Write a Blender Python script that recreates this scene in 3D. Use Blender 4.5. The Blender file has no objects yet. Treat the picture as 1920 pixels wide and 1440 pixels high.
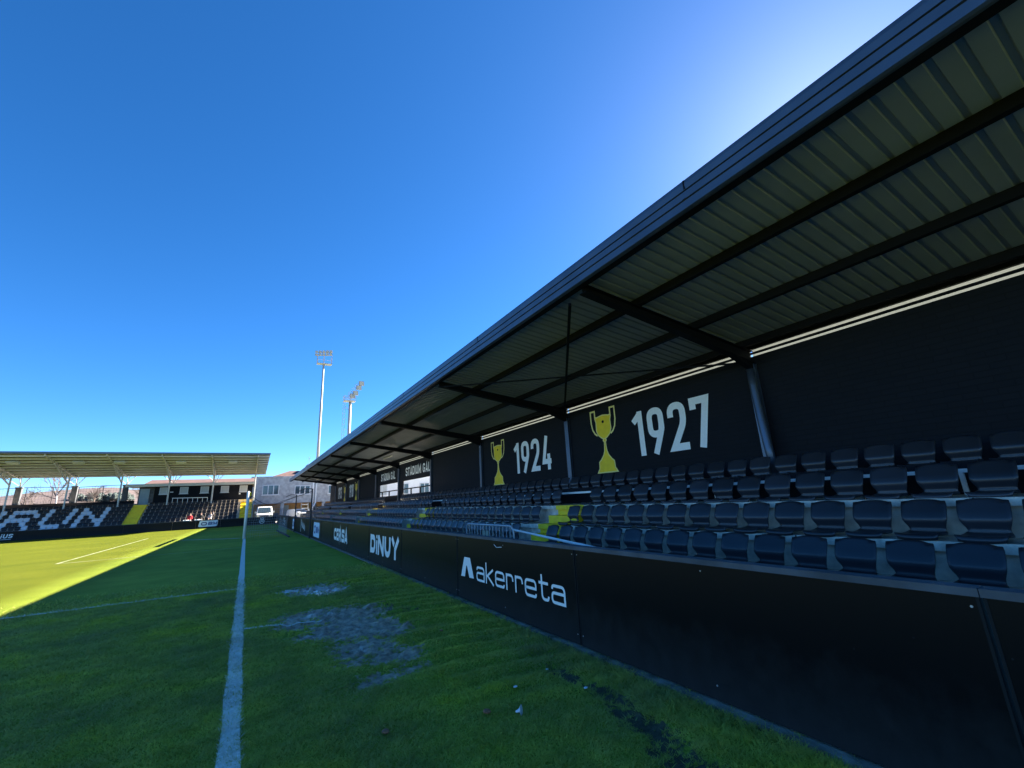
import bpy, bmesh, math, random
import numpy as np
from mathutils import Vector, Matrix, noise
random.seed(7); np.random.seed(7)
R = math.radians
scn = bpy.context.scene
COL = scn.collection
# ---------------------------------------------------------------- camera
F, YAW, PIT, ROL = 810.08, R(31.3363), R(14.747), R(-2.956)
CAM = Vector((0, 0, 1.45))
fw = Vector((math.sin(YAW)*math.cos(PIT), math.cos(YAW)*math.cos(PIT), math.sin(PIT)))
rt0 = Vector((math.cos(YAW), -math.sin(YAW), 0)); up0 = rt0.cross(fw)
rt = rt0*math.cos(ROL)+up0*math.sin(ROL); up = up0*math.cos(ROL)-rt0*math.sin(ROL)
cam = bpy.data.cameras.new('camera'); co = bpy.data.objects.new('camera', cam); COL.objects.link(co)
cam.sensor_width = 36; cam.lens = F/1920*36; cam.clip_start = .05; cam.clip_end = 6000
m = Matrix((rt, up, -fw)).transposed().to_4x4(); m.translation = CAM; co.matrix_world = m
scn.camera = co
# ---------------------------------------------------------------- world, sun, exposure
SUN_AZ, SUN_EL = R(74), R(33.2)
w = bpy.data.worlds.new('World'); scn.world = w; w.use_nodes = True
nt = w.node_tree; nt.nodes.clear()
sky = nt.nodes.new('ShaderNodeTexSky'); sky.sky_type = 'NISHITA'; sky.sun_disc = False
sky.sun_elevation = SUN_EL; sky.sun_rotation = SUN_AZ; sky.air_density = .58; sky.dust_density = .14; sky.ozone_density = 5.5; sky.altitude = 20
bg = nt.nodes.new('ShaderNodeBackground'); bg.inputs[1].default_value = .05
wo = nt.nodes.new('ShaderNodeOutputWorld')
hs = nt.nodes.new('ShaderNodeHueSaturation'); hs.inputs['Saturation'].default_value = 1.2
nt.links.new(sky.outputs[0], hs.inputs['Color']); nt.links.new(hs.outputs[0], bg.inputs[0]); nt.links.new(bg.outputs[0], wo.inputs[0])
sl = bpy.data.lights.new('sun', 'SUN'); sl.energy = 5.0; sl.angle = R(.5); sl.color = (1, .93, .82)
so = bpy.data.objects.new('sun', sl); COL.objects.link(so)
sd = Vector((math.sin(SUN_AZ)*math.cos(SUN_EL), math.cos(SUN_AZ)*math.cos(SUN_EL), math.sin(SUN_EL)))
so.rotation_euler = sd.to_track_quat('Z', 'Y').to_euler()
scn.view_settings.view_transform = 'Standard'; scn.view_settings.look = 'None'
scn.view_settings.exposure = 2.68; scn.view_settings.gamma = 1
scn.render.engine = 'CYCLES'

# ================================================================ materials
def mat(name, col, rough=.6, metal=0, var=0, scale=5, bump=0, bscale=40, spec=.5, col2=None, detail=4, stretch=None):
    m = bpy.data.materials.new(name); m.use_nodes = True; t = m.node_tree; b = t.nodes['Principled BSDF']
    b.inputs['Base Color'].default_value = (*col, 1); b.inputs['Roughness'].default_value = rough
    b.inputs['Metallic'].default_value = metal; b.inputs['Specular IOR Level'].default_value = spec
    tc = t.nodes.new('ShaderNodeTexCoord'); mp = t.nodes.new('ShaderNodeMapping'); t.links.new(tc.outputs['Object'], mp.inputs[0])
    if stretch: mp.inputs['Scale'].default_value = stretch
    if var or col2:
        n = t.nodes.new('ShaderNodeTexNoise'); n.inputs['Scale'].default_value = scale; n.inputs['Detail'].default_value = detail
        t.links.new(mp.outputs[0], n.inputs[0])
        r = t.nodes.new('ShaderNodeValToRGB'); r.color_ramp.elements[0].position = .32; r.color_ramp.elements[1].position = .7
        c2 = col2 or tuple(min(1, c*(1+var)) for c in col); c1 = col if col2 else tuple(c*(1-var) for c in col)
        r.color_ramp.elements[0].color = (*c1, 1); r.color_ramp.elements[1].color = (*c2, 1)
        t.links.new(n.outputs[0], r.inputs[0]); t.links.new(r.outputs[0], b.inputs['Base Color'])
    if bump:
        n2 = t.nodes.new('ShaderNodeTexNoise'); n2.inputs['Scale'].default_value = bscale; n2.inputs['Detail'].default_value = 3
        t.links.new(mp.outputs[0], n2.inputs[0])
        bp = t.nodes.new('ShaderNodeBump'); bp.inputs['Strength'].default_value = bump; bp.inputs['Distance'].default_value = .02
        t.links.new(n2.outputs[0], bp.inputs['Height']); t.links.new(bp.outputs[0], b.inputs['Normal'])
    return m
M = {}
M['white_paint'] = mat('white_paint', (.74, .76, .78), .6, var=.06, scale=9)
M['post_white'] = mat('post_white', (.82, .80, .75), .45, var=.05)
M['letter_white'] = mat('letter_white', (.93, .90, .84), .5, var=.04, scale=15)
M['yellow'] = mat('yellow_paint', (.97, .64, .008), .55, var=.12, scale=4, bump=.15)
M['emblem_yellow'] = mat('emblem_yellow', (.97, .64, .008), .6, var=.08, scale=6)
M['emblem_edge'] = mat('emblem_edge', (.90, .74, .25), .6)
M['seat'] = mat('seat_plastic', (.024, .025, .030), .33, var=.15, scale=3, bump=.04, bscale=300)
def seat_random():
    m = M['seat']; t = m.node_tree; b = t.nodes['Principled BSDF']; oi = t.nodes.new('ShaderNodeObjectInfo')
    hv = t.nodes.new('ShaderNodeHueSaturation'); mr = t.nodes.new('ShaderNodeMapRange'); mr.inputs['To Min'].default_value = .8; mr.inputs['To Max'].default_value = 1.35
    t.links.new(oi.outputs['Random'], mr.inputs[0]); t.links.new(mr.outputs[0], hv.inputs['Value'])
    src = b.inputs['Base Color'].links[0].from_socket; t.links.new(src, hv.inputs['Color']); t.links.new(hv.outputs[0], b.inputs['Base Color'])
seat_random()
M['seat_white'] = mat('white_seat_plastic', (.62, .68, .74), .4)
M['concrete'] = mat('concrete', (.68, .59, .47), .85, var=.28, scale=6, bump=.3, bscale=60)
M['concrete_dark'] = mat('dark_concrete', (.10, .10, .105), .8, var=.3, scale=4)
M['steel_black'] = mat('black_steel', (.005, .006, .009), .6, spec=.12)
M['roof'] = mat('roof_sheet_cream', (.215, .25, .31), .5, var=.08, scale=1.5)
M['fascia'] = mat('fascia_metal', (.09, .115, .155), .36, metal=.6, var=.12, scale=2)
M['steel_grey'] = mat('galvanised_steel', (.42, .43, .44), .4, metal=.5, var=.1)
M['steel_white'] = mat('white_steel', (.60, .60, .56), .5)
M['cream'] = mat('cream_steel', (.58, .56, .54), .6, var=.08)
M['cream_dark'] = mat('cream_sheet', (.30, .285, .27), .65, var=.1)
M['pole'] = mat('pole_grey', (.30, .31, .31), .5, metal=.1, var=.05)
M['asphalt'] = mat('asphalt', (.07, .07, .072), .9, var=.2, scale=30)
M['tile'] = mat('roof_tiles', (.105, .055, .046), .8, var=.25, scale=2, bump=.5, bscale=6)
M['pale'] = mat('pale_render', (.84, .84, .84), .85, var=.06, scale=1)
M['orange'] = mat('orange_wall', (.50, .27, .10), .7, var=.15, scale=2)
M['glass'] = mat('window_glass', (.05, .08, .10), .08, spec=.9)
M['frame_white'] = mat('white_frame', (.66, .67, .68), .5)
M['shutter'] = mat('closed_shutter', (.48, .50, .48), .6)
M['door'] = mat('grey_door', (.26, .34, .38), .5, var=.05)
M['car_white'] = mat('car_paint', (.80, .80, .78), .25)
M['rubber'] = mat('rubber', (.02, .02, .02), .8)
M['net'] = mat('net_cord', (.35, .38, .40), .8)
M['rope'] = mat('dark_rope', (.03, .03, .035), .8)
M['bark'] = mat('bark', (.20, .15, .12), .9, var=.3)
M['birch'] = mat('birch_bark', (.60, .55, .52), .8, var=.25, scale=3)
M['hill'] = mat('hill_woodland', (.055, .038, .036), .95, var=.4, scale=.12, col2=(.115, .080, .070))
M['conifer'] = mat('conifer', (.07, .09, .08), .9, var=.4, scale=2)
M['skin'] = mat('skin', (.55, .34, .25), .5)
M['hair'] = mat('hair', (.05, .03, .02), .6)
M['red'] = mat('red_cloth', (.50, .02, .03), .8)
M['dark_cloth'] = mat('dark_cloth', (.03, .03, .03), .8)
M['grey_cloth'] = mat('grey_cloth', (.45, .40, .38), .8)
M['navy'] = mat('navy_ink', (.02, .05, .20), .5)
M['sign_blue'] = mat('pale_sign', (.66, .76, .86), .5)
M['leaf'] = mat('dry_leaf', (.30, .12, .05), .7, var=.3, scale=30)
M['paper'] = mat('paper', (.75, .76, .78), .6)
M['wood_pale'] = mat('pale_board', (.50, .42, .28), .7)
M['lamp'] = mat('lamp_glass', (.42, .43, .36), .25, var=.1)

def wall_mat():
    m = mat('black_blockwork', (.0045, .0055, .009), .75, spec=.25, var=.25, scale=1.2)
    t = m.node_tree; b = t.nodes['Principled BSDF']
    tc = t.nodes.new('ShaderNodeTexCoord'); s = t.nodes.new('ShaderNodeSeparateXYZ'); t.links.new(tc.outputs['Object'], s.inputs[0])
    cx = t.nodes.new('ShaderNodeCombineXYZ'); ad = t.nodes.new('ShaderNodeMath'); ad.operation = 'ADD'; t.links.new(s.outputs['X'], ad.inputs[0]); t.links.new(s.outputs['Y'], ad.inputs[1])
    t.links.new(ad.outputs[0], cx.inputs[0]); t.links.new(s.outputs['Z'], cx.inputs[1])
    bk = t.nodes.new('ShaderNodeTexBrick'); bk.inputs['Scale'].default_value = 1; bk.inputs['Brick Width'].default_value = .40; bk.inputs['Row Height'].default_value = .10; bk.inputs['Mortar Size'].default_value = .008; bk.inputs['Mortar Smooth'].default_value = .3
    bk.inputs['Color1'].default_value = (.0045, .0055, .0085, 1); bk.inputs['Color2'].default_value = (.006, .007, .0105, 1); bk.inputs['Mortar'].default_value = (.0035, .004, .006, 1)
    t.links.new(cx.outputs[0], bk.inputs[0]); t.links.new(bk.outputs['Color'], b.inputs['Base Color'])
    iv = t.nodes.new('ShaderNodeMath'); iv.operation = 'SUBTRACT'; iv.inputs[0].default_value = 1; t.links.new(bk.outputs['Fac'], iv.inputs[1])
    bp = t.nodes.new('ShaderNodeBump'); bp.inputs['Strength'].default_value = .4; bp.inputs['Distance'].default_value = .006
    t.links.new(iv.outputs[0], bp.inputs['Height']); t.links.new(bp.outputs[0], b.inputs['Normal'])
    return m
M['wall'] = wall_mat()

def board_mat():
    m = mat('black_board', (.003, .004, .006), .40, spec=.15)
    t = m.node_tree; b = t.nodes['Principled BSDF']; L = t.links.new
    tc = t.nodes.new('ShaderNodeTexCoord'); s = t.nodes.new('ShaderNodeSeparateXYZ'); L(tc.outputs['Object'], s.inputs[0])
    n = t.nodes.new('ShaderNodeTexNoise'); n.inputs['Scale'].default_value = 9; n.inputs['Detail'].default_value = 9; n.inputs['Roughness'].default_value = .72
    g = t.nodes.new('ShaderNodeNewGeometry'); mpp = t.nodes.new('ShaderNodeMapping'); mpp.inputs['Scale'].default_value = (1, 1, .9); L(g.outputs['Position'], mpp.inputs[0]); L(mpp.outputs[0], n.inputs[0])
    a = t.nodes.new('ShaderNodeMath'); a.operation = 'MULTIPLY_ADD'; a.inputs[1].default_value = .55; a.inputs[2].default_value = -.27; L(n.outputs[0], a.inputs[0])
    z = t.nodes.new('ShaderNodeMath'); z.operation = 'SUBTRACT'; L(s.outputs['Z'], z.inputs[0]); L(a.outputs[0], z.inputs[1])
    mr = t.nodes.new('ShaderNodeMapRange'); mr.inputs['From Min'].default_value = .50; mr.inputs['From Max'].default_value = -.25
    mr.inputs['To Min'].default_value = 0; mr.inputs['To Max'].default_value = .75; L(z.outputs[0], mr.inputs[0])
    # splash specks
    v = t.nodes.new('ShaderNodeTexVoronoi'); v.inputs['Scale'].default_value = 9; L(g.outputs['Position'], v.inputs[0])
    c = t.nodes.new('ShaderNodeMath'); c.operation = 'LESS_THAN'; c.inputs[1].default_value = .045; L(v.outputs['Distance'], c.inputs[0])
    cm = t.nodes.new('ShaderNodeMath'); cm.operation = 'MULTIPLY'; cm.inputs[1].default_value = .35; L(c.outputs[0], cm.inputs[0])
    mx0 = t.nodes.new('ShaderNodeMath'); mx0.operation = 'MAXIMUM'; L(mr.outputs[0], mx0.inputs[0]); L(cm.outputs[0], mx0.inputs[1])
    mx = t.nodes.new('ShaderNodeMixRGB'); mx.inputs[1].default_value = (.0025, .0035, .005, 1); mx.inputs[2].default_value = (.038, .038, .038, 1)
    L(mx0.outputs[0], mx.inputs[0]); L(mx.outputs[0], b.inputs['Base Color'])
    rr = t.nodes.new('ShaderNodeMapRange'); rr.inputs['To Min'].default_value = .33; rr.inputs['To Max'].default_value = .8; L(mx0.outputs[0], rr.inputs[0]); L(rr.outputs[0], b.inputs['Roughness'])
    return m
M['board'] = board_mat()

def strip_mat():
    m = bpy.data.materials.new('translucent_sheet'); m.use_nodes = True; t = m.node_tree; t.nodes.clear()
    o = t.nodes.new('ShaderNodeOutputMaterial'); a = t.nodes.new('ShaderNodeBsdfTranslucent'); a.inputs[0].default_value = (.42, .43, .41, 1)
    d = t.nodes.new('ShaderNodeBsdfDiffuse'); d.inputs[0].default_value = (.6, .6, .5, 1); x = t.nodes.new('ShaderNodeMixShader'); x.inputs[0].default_value = .15
    n = t.nodes.new('ShaderNodeTexNoise'); n.inputs['Scale'].default_value = 1.3; r = t.nodes.new('ShaderNodeValToRGB')
    r.color_ramp.elements[0].color = (.20, .21, .20, 1); r.color_ramp.elements[1].color = (.30, .31, .295, 1)
    t.links.new(n.outputs[0], r.inputs[0]); t.links.new(r.outputs[0], a.inputs[0])
    t.links.new(a.outputs[0], x.inputs[1]); t.links.new(d.outputs[0], x.inputs[2]); t.links.new(x.outputs[0], o.inputs[0])
    return m
M['strip'] = strip_mat()

def pane_mat():
    m = bpy.data.materials.new('clear_pane'); m.use_nodes = True; t = m.node_tree; t.nodes.clear()
    o = t.nodes.new('ShaderNodeOutputMaterial'); a = t.nodes.new('ShaderNodeBsdfTransparent'); a.inputs[0].default_value = (.9, .95, .95, 1)
    d = t.nodes.new('ShaderNodeBsdfGlossy'); d.inputs['Roughness'].default_value = .05; x = t.nodes.new('ShaderNodeMixShader'); f = t.nodes.new('ShaderNodeValue'); f.outputs[0].default_value = .06
    t.links.new(f.outputs[0], x.inputs[0]); t.links.new(a.outputs[0], x.inputs[1]); t.links.new(d.outputs[0], x.inputs[2]); t.links.new(x.outputs[0], o.inputs[0])
    return m
M['pane'] = pane_mat()

def stone_mat():
    m = mat('grey_stone_cladding', (.27, .28, .29), .8, col2=(.47, .48, .49), scale=2.2, detail=5, bump=.4, bscale=5)
    return m
M['stone'] = stone_mat()

def ground_mat():
    m = bpy.data.materials.new('turf'); m.use_nodes = True; t = m.node_tree; b = t.nodes['Principled BSDF']; L = t.links.new
    g = t.nodes.new('ShaderNodeNewGeometry')
    def nz(scale, det=5, rough=.6, dist=0):
        n = t.nodes.new('ShaderNodeTexNoise'); n.inputs['Scale'].default_value = scale; n.inputs['Detail'].default_value = det
        n.inputs['Roughness'].default_value = rough; n.inputs['Distortion'].default_value = dist; L(g.outputs['Position'], n.inputs[0]); return n.outputs[0]
    def ramp(src, p0, c0, p1, c1):
        r = t.nodes.new('ShaderNodeValToRGB'); r.color_ramp.elements[0].position = p0; r.color_ramp.elements[1].position = p1
        r.color_ramp.elements[0].color = (*c0, 1); r.color_ramp.elements[1].color = (*c1, 1); L(src, r.inputs[0]); return r.outputs[0]
    def mix(f, a, c, mode='MIX'):
        x = t.nodes.new('ShaderNodeMixRGB'); x.blend_type = mode
        for i, s in enumerate((f, a, c)):
            if isinstance(s, (int, float)): x.inputs[i].default_value = s
            elif isinstance(s, tuple): x.inputs[i].default_value = (*s, 1)
            else: L(s, x.inputs[i])
        return x.outputs[0]
    base = ramp(nz(1.1), .35, (.250, .335, .040), .68, (.350, .440, .060))
    fine = ramp(nz(55, 6, .75), .38, (.45, .45, .45), .66, (1.3, 1.3, 1.25))
    base = mix(1.0, base, fine, 'MULTIPLY')
    # mowing bands across the pitch
    s = t.nodes.new('ShaderNodeSeparateXYZ'); L(g.outputs['Position'], s.inputs[0])
    mm = t.nodes.new('ShaderNodeMath'); mm.operation = 'MULTIPLY'; mm.inputs[1].default_value = .57; L(s.outputs['Y'], mm.inputs[0])
    sn = t.nodes.new('ShaderNodeMath'); sn.operation = 'SINE'; L(mm.outputs[0], sn.inputs[0])
    band = ramp(sn.outputs[0], .2, (.90, .92, .9), .8, (1.08, 1.04, 1.0))
    base = mix(1.0, base, band, 'MULTIPLY')
    # sunlit side of the pitch painted yellow, from about the roof shadow's edge
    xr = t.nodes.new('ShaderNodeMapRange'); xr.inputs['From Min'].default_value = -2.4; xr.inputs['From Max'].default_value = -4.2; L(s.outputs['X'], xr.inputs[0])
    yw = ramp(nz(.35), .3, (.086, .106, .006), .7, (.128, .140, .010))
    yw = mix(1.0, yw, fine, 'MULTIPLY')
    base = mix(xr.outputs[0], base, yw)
    # mud from the painted attribute, broken up by noise
    at = t.nodes.new('ShaderNodeAttribute'); at.attribute_name = 'mud'; sc = t.nodes.new('ShaderNodeSeparateColor'); L(at.outputs['Color'], sc.inputs[0])
    def thr(src, lo, hi, sc_, amp):
        a = t.nodes.new('ShaderNodeMath'); a.operation = 'MULTIPLY_ADD'; a.inputs[1].default_value = amp; L(nz(sc_, 6, .7), a.inputs[0]); 
        sb = t.nodes.new('ShaderNodeMath'); sb.operation = 'SUBTRACT'; sb.inputs[1].default_value = amp*.5; L(src, a.inputs[2]); L(a.outputs[0], sb.inputs[0])
        r = t.nodes.new('ShaderNodeMapRange'); r.inputs['From Min'].default_value = lo; r.inputs['From Max'].default_value = hi; L(sb.outputs[0], r.inputs[0]); return r.outputs[0]
    mud = thr(sc.outputs[0], .42, .52, 11, 1.5)
    wet = thr(sc.outputs[1], .42, .50, 8, 1.3)
    mudc = ramp(nz(13, 8, .75), .3, (.10, .065, .04), .7, (.78, .56, .36))
    mudd = ramp(nz(30, 6, .7), .3, (.045, .042, .022), .7, (.13, .115, .065))
    mudc = mix(sc.outputs[2], mudc, mudd)
    c = mix(mud, base, mudc)
    c = mix(wet, c, (.60, .45, .32))
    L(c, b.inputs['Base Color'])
    r1 = t.nodes.new('ShaderNodeMapRange'); r1.inputs['To Min'].default_value = .85; r1.inputs['To Max'].default_value = .55; L(mud, r1.inputs[0])
    r2 = t.nodes.new('ShaderNodeMapRange'); r2.inputs['To Min'].default_value = 0; r2.inputs['To Max'].default_value = .47; L(wet, r2.inputs[0])
    dk = t.nodes.new('ShaderNodeMath'); dk.operation = 'MULTIPLY_ADD'; dk.inputs[1].default_value = .5; L(sc.outputs[2], dk.inputs[0]); L(r1.outputs[0], dk.inputs[2])
    sb = t.nodes.new('ShaderNodeMath'); sb.operation = 'SUBTRACT'; sb.use_clamp = True; L(dk.outputs[0], sb.inputs[0]); L(r2.outputs[0], sb.inputs[1]); L(sb.outputs[0], b.inputs['Roughness'])
    b.inputs['Specular IOR Level'].default_value = .5
    sp = t.nodes.new('ShaderNodeMapRange'); sp.inputs['To Min'].default_value = .06; sp.inputs['To Max'].default_value = .42; L(mud, sp.inputs[0]); L(sp.outputs[0], b.inputs['Specular IOR Level'])
    bp = t.nodes.new('ShaderNodeBump'); bp.inputs['Strength'].default_value = .6; bp.inputs['Distance'].default_value = .03
    L(nz(70, 5, .7), bp.inputs['Height']); L(bp.outputs[0], b.inputs['Normal'])
    bs = t.nodes.new('ShaderNodeMapRange'); bs.inputs['To Min'].default_value = .6; bs.inputs['To Max'].default_value = .06; L(wet, bs.inputs[0]); L(bs.outputs[0], bp.inputs['Strength'])
    return m
M['turf'] = ground_mat()

def blade_mat(name, c1, c2):
    m = bpy.data.materials.new(name); m.use_nodes = True; t = m.node_tree; b = t.nodes['Principled BSDF']
    g = t.nodes.new('ShaderNodeNewGeometry')
    n = t.nodes.new('ShaderNodeTexNoise'); n.inputs['Scale'].default_value = 3; n.inputs['Detail'].default_value = 6; n.inputs['Roughness'].default_value = .75; t.links.new(g.outputs['Position'], n.inputs[0])
    r = t.nodes.new('ShaderNodeValToRGB'); r.color_ramp.elements[0].position = .32; r.color_ramp.elements[1].position = .68
    r.color_ramp.elements[0].color = (*c1, 1); r.color_ramp.elements[1].color = (*c2, 1)
    t.links.new(n.outputs[0], r.inputs[0])
    n3 = t.nodes.new('ShaderNodeTexNoise'); n3.inputs['Scale'].default_value = .9; n3.inputs['Detail'].default_value = 5; n3.inputs['Roughness'].default_value = .65; t.links.new(g.outputs['Position'], n3.inputs[0])
    hv = t.nodes.new('ShaderNodeHueSaturation'); mv = t.nodes.new('ShaderNodeMapRange'); mv.inputs['From Min'].default_value = .3; mv.inputs['From Max'].default_value = .7; mv.inputs['To Min'].default_value = .68; mv.inputs['To Max'].default_value = 1.25
    ms = t.nodes.new('ShaderNodeMapRange'); ms.inputs['From Min'].default_value = .3; ms.inputs['From Max'].default_value = .7; ms.inputs['To Min'].default_value = .78; ms.inputs['To Max'].default_value = 1.05
    t.links.new(n3.outputs[0], mv.inputs[0]); t.links.new(n3.outputs[0], ms.inputs[0]); t.links.new(mv.outputs[0], hv.inputs['Value']); t.links.new(ms.outputs[0], hv.inputs['Saturation']); t.links.new(r.outputs[0], hv.inputs['Color'])
    t.links.new(hv.outputs[0], b.inputs['Base Color']); b.inputs['Roughness'].default_value = .55; r = hv
    b.inputs['Specular IOR Level'].default_value = .25
    tr = t.nodes.new('ShaderNodeBsdfTranslucent'); t.links.new(r.outputs[0], tr.inputs[0]); mx = t.nodes.new('ShaderNodeMixShader'); mx.inputs[0].default_value = .4
    t.links.new(b.outputs[0], mx.inputs[1]); t.links.new(tr.outputs[0], mx.inputs[2]); t.links.new(mx.outputs[0], t.nodes['Material Output'].inputs[0])
    return m
M['blade'] = blade_mat('grass_blade', (.330, .370, .040), (.620, .600, .090))
M['blade_white'] = blade_mat('painted_grass', (.62, .62, .48), (.95, .90, .80))

# ================================================================ mesh helpers
class MB:
    def __init__(s): s.v = []; s.f = []; s.mi = []; s.cur = 0
    def face(s, pts):
        k = len(s.v); s.v += [tuple(p) for p in pts]; s.f.append(tuple(range(k, k+len(pts)))); s.mi.append(s.cur)
    def box(s, x0, x1, y0, y1, z0, z1):
        k = len(s.v)
        s.v += [(x0,y0,z0),(x1,y0,z0),(x1,y1,z0),(x0,y1,z0),(x0,y0,z1),(x1,y0,z1),(x1,y1,z1),(x0,y1,z1)]
        for q in ((0,3,2,1),(4,5,6,7),(0,1,5,4),(1,2,6,5),(2,3,7,6),(3,0,4,7)): s.f.append(tuple(k+i for i in q)); s.mi.append(s.cur)
        return s
    def bar(s, a, b, w, h=None, upv=(0,0,1)):
        h = h or w; a = Vector(a); b = Vector(b); d = (b-a).normalized(); u = Vector(upv)
        if abs(d.dot(u)) > .99: u = Vector((1,0,0))
        x = d.cross(u).normalized(); y = x.cross(d); k = len(s.v)
        for p in (a, b):
            for i, j in ((-1,-1),(1,-1),(1,1),(-1,1)): s.v.append(tuple(p+x*i*w/2+y*j*h/2))
        for q in ((0,1,2,3),(7,6,5,4),(0,4,5,1),(1,5,6,2),(2,6,7,3),(3,7,4,0)): s.f.append(tuple(k+i for i in q)); s.mi.append(s.cur)
        return s
    def tube(s, pts, r, n=8, cap=True):
        P = [Vector(p) for p in pts]; rr = r if isinstance(r, (list, tuple)) else [r]*len(P); k = len(s.v); ref = None
        for i, p in enumerate(P):
            d = (P[min(i+1, len(P)-1)]-P[max(i-1, 0)]).normalized()
            if ref is None: ref = Vector((0,0,1)) if abs(d.z) < .9 else Vector((1,0,0))
            x = d.cross(ref).normalized(); y = x.cross(d).normalized(); ref = y
            for j in range(n):
                a = 2*math.pi*j/n; s.v.append(tuple(p+(x*math.cos(a)+y*math.sin(a))*rr[i]))
        for i in range(len(P)-1):
            for j in range(n):
                s.f.append((k+i*n+j, k+i*n+(j+1)%n, k+(i+1)*n+(j+1)%n, k+(i+1)*n+j)); s.mi.append(s.cur)
        if cap:
            s.f.append(tuple(k+j for j in range(n))[::-1]); s.mi.append(s.cur)
            s.f.append(tuple(k+(len(P)-1)*n+j for j in range(n))); s.mi.append(s.cur)
        return s
    def prism_y(s, prof, y0, y1, cap=True, closed=True):
        n = len(prof); k = len(s.v)
        for y in (y0, y1):
            for x, z in prof: s.v.append((x, y, z))
        for i in range(n if closed else n-1):
            j = (i+1) % n; s.f.append((k+i, k+j, k+n+j, k+n+i)); s.mi.append(s.cur)
        if cap and closed:
            s.f.append(tuple(k+i for i in range(n))[::-1]); s.mi.append(s.cur); s.f.append(tuple(k+n+i for i in range(n))); s.mi.append(s.cur)
        return s
    def prism_x(s, prof, x0, x1, cap=True):
        n = len(prof); k = len(s.v)
        for x in (x0, x1):
            for y, z in prof: s.v.append((x, y, z))
        for i in range(n):
            j = (i+1) % n; s.f.append((k+i, k+j, k+n+j, k+n+i)); s.mi.append(s.cur)
        if cap: s.f.append(tuple(k+i for i in range(n))[::-1]); s.mi.append(s.cur); s.f.append(tuple(k+n+i for i in range(n))); s.mi.append(s.cur)
        return s
    def build(s, name, mats, parent=None, smooth=False, bevel=0, fix=True):
        me = bpy.data.meshes.new(name); me.from_pydata(s.v, [], s.f)
        mats = mats if isinstance(mats, (list, tuple)) else [mats]
        for q in mats: me.materials.append(M[q])
        if len(mats) > 1: me.polygons.foreach_set('material_index', s.mi)
        if fix:
            b = bmesh.new(); b.from_mesh(me); bmesh.ops.recalc_face_normals(b, faces=b.faces); b.to_mesh(me); b.free()
        if smooth: me.polygons.foreach_set('use_smooth', [True]*len(me.polygons))
        me.update()
        o = bpy.data.objects.new(name, me); COL.objects.link(o)
        if parent:
            o.parent = parent; o.location = -Vector(abs_loc(parent))
            if parent.parent and parent.type == 'MESH': o.location = (0, 0, 0)
        if bevel:
            md = o.modifiers.new('bevel', 'BEVEL'); md.width = bevel; md.segments = 2; md.limit_method = 'ANGLE'
        return o
def abs_loc(o):
    v = Vector((0,0,0))
    while o: v += o.location; o = o.parent
    return v
def empty(name, loc=(0,0,0)):
    o = bpy.data.objects.new(name, None); COL.objects.link(o); o.location = loc; o.empty_display_size = .2; return o
def tag(o, label=None, cat=None, group=None, kind=None):
    if label: o['label'] = label
    if cat: o['category'] = cat
    if group: o['group'] = group
    if kind: o['kind'] = kind
    return o
def copy_tree(o, parent=None):
    c = o.copy(); COL.objects.link(c); c.parent = parent
    for ch in o.children: copy_tree(ch, c)
    return c
ORD = ['zeroth','first','second','third','fourth','fifth','sixth','seventh','eighth','ninth','tenth','eleventh','twelfth','thirteenth','fourteenth','fifteenth','sixteenth','seventeenth','eighteenth','nineteenth','twentieth']

# ================================================================ stroke lettering
def rnd(pts, n=7):
    out = []
    for i, p in enumerate(pts):
        r = p[2] if len(p) > 2 else 0
        if r <= 0 or i in (0, len(pts)-1): out.append((p[0], p[1])); continue
        P = Vector(p[:2]); A = Vector(pts[i-1][:2]); B = Vector(pts[i+1][:2]); a = A-P; b = B-P
        rr = min(r, a.length*.5 if i-1 > 0 and len(pts[i-1]) > 2 and pts[i-1][2] > 0 else a.length, b.length*.5 if i+1 < len(pts)-1 and len(pts[i+1]) > 2 and pts[i+1][2] > 0 else b.length)
        s0 = P+a.normalized()*rr; s1 = P+b.normalized()*rr
        for k in range(n+1):
            t = k/n; q = s0*(1-t)**2*1.0+P*2*t*(1-t)+s1*t*t; out.append((q.x, q.y))
    return out
def ribbon(mb, pts, w, fn, d, closed=False):
    P = [Vector(p) for p in pts]; Q = [P[0]]
    for p in P[1:]:
        if (p-Q[-1]).length > 1e-5: Q.append(p)
    if closed and (Q[0]-Q[-1]).length < 1e-5: Q.pop()
    n = len(Q); Ls = []; Rs = []
    for i in range(n):
        a = Q[i-1] if (closed or i > 0) else None; b = Q[(i+1) % n] if (closed or i < n-1) else None
        d1 = (Q[i]-a).normalized() if a is not None else (b-Q[i]).normalized()
        d2 = (b-Q[i]).normalized() if b is not None else d1
        n1 = Vector((-d1.y, d1.x)); n2 = Vector((-d2.y, d2.x)); nn = (n1+n2)
        nn = nn.normalized() if nn.length > 1e-6 else n1
        k = 1/max(.45, nn.dot(n1)); Ls.append(Q[i]+nn*w/2*k); Rs.append(Q[i]-nn*w/2*k)
    for i in range(n if closed else n-1):
        j = (i+1) % n
        mb.face([fn(Rs[i].x, Rs[i].y, d), fn(Rs[j].x, Rs[j].y, d), fn(Ls[j].x, Ls[j].y, d), fn(Ls[i].x, Ls[i].y, d)])
def rr_closed(l, r, b, t, rad):
    return [(l+ (r-l)/2, b), (r, b, rad), (r, t, rad), (l, t, rad), (l, b, rad), (l+(r-l)/2, b)]
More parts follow.
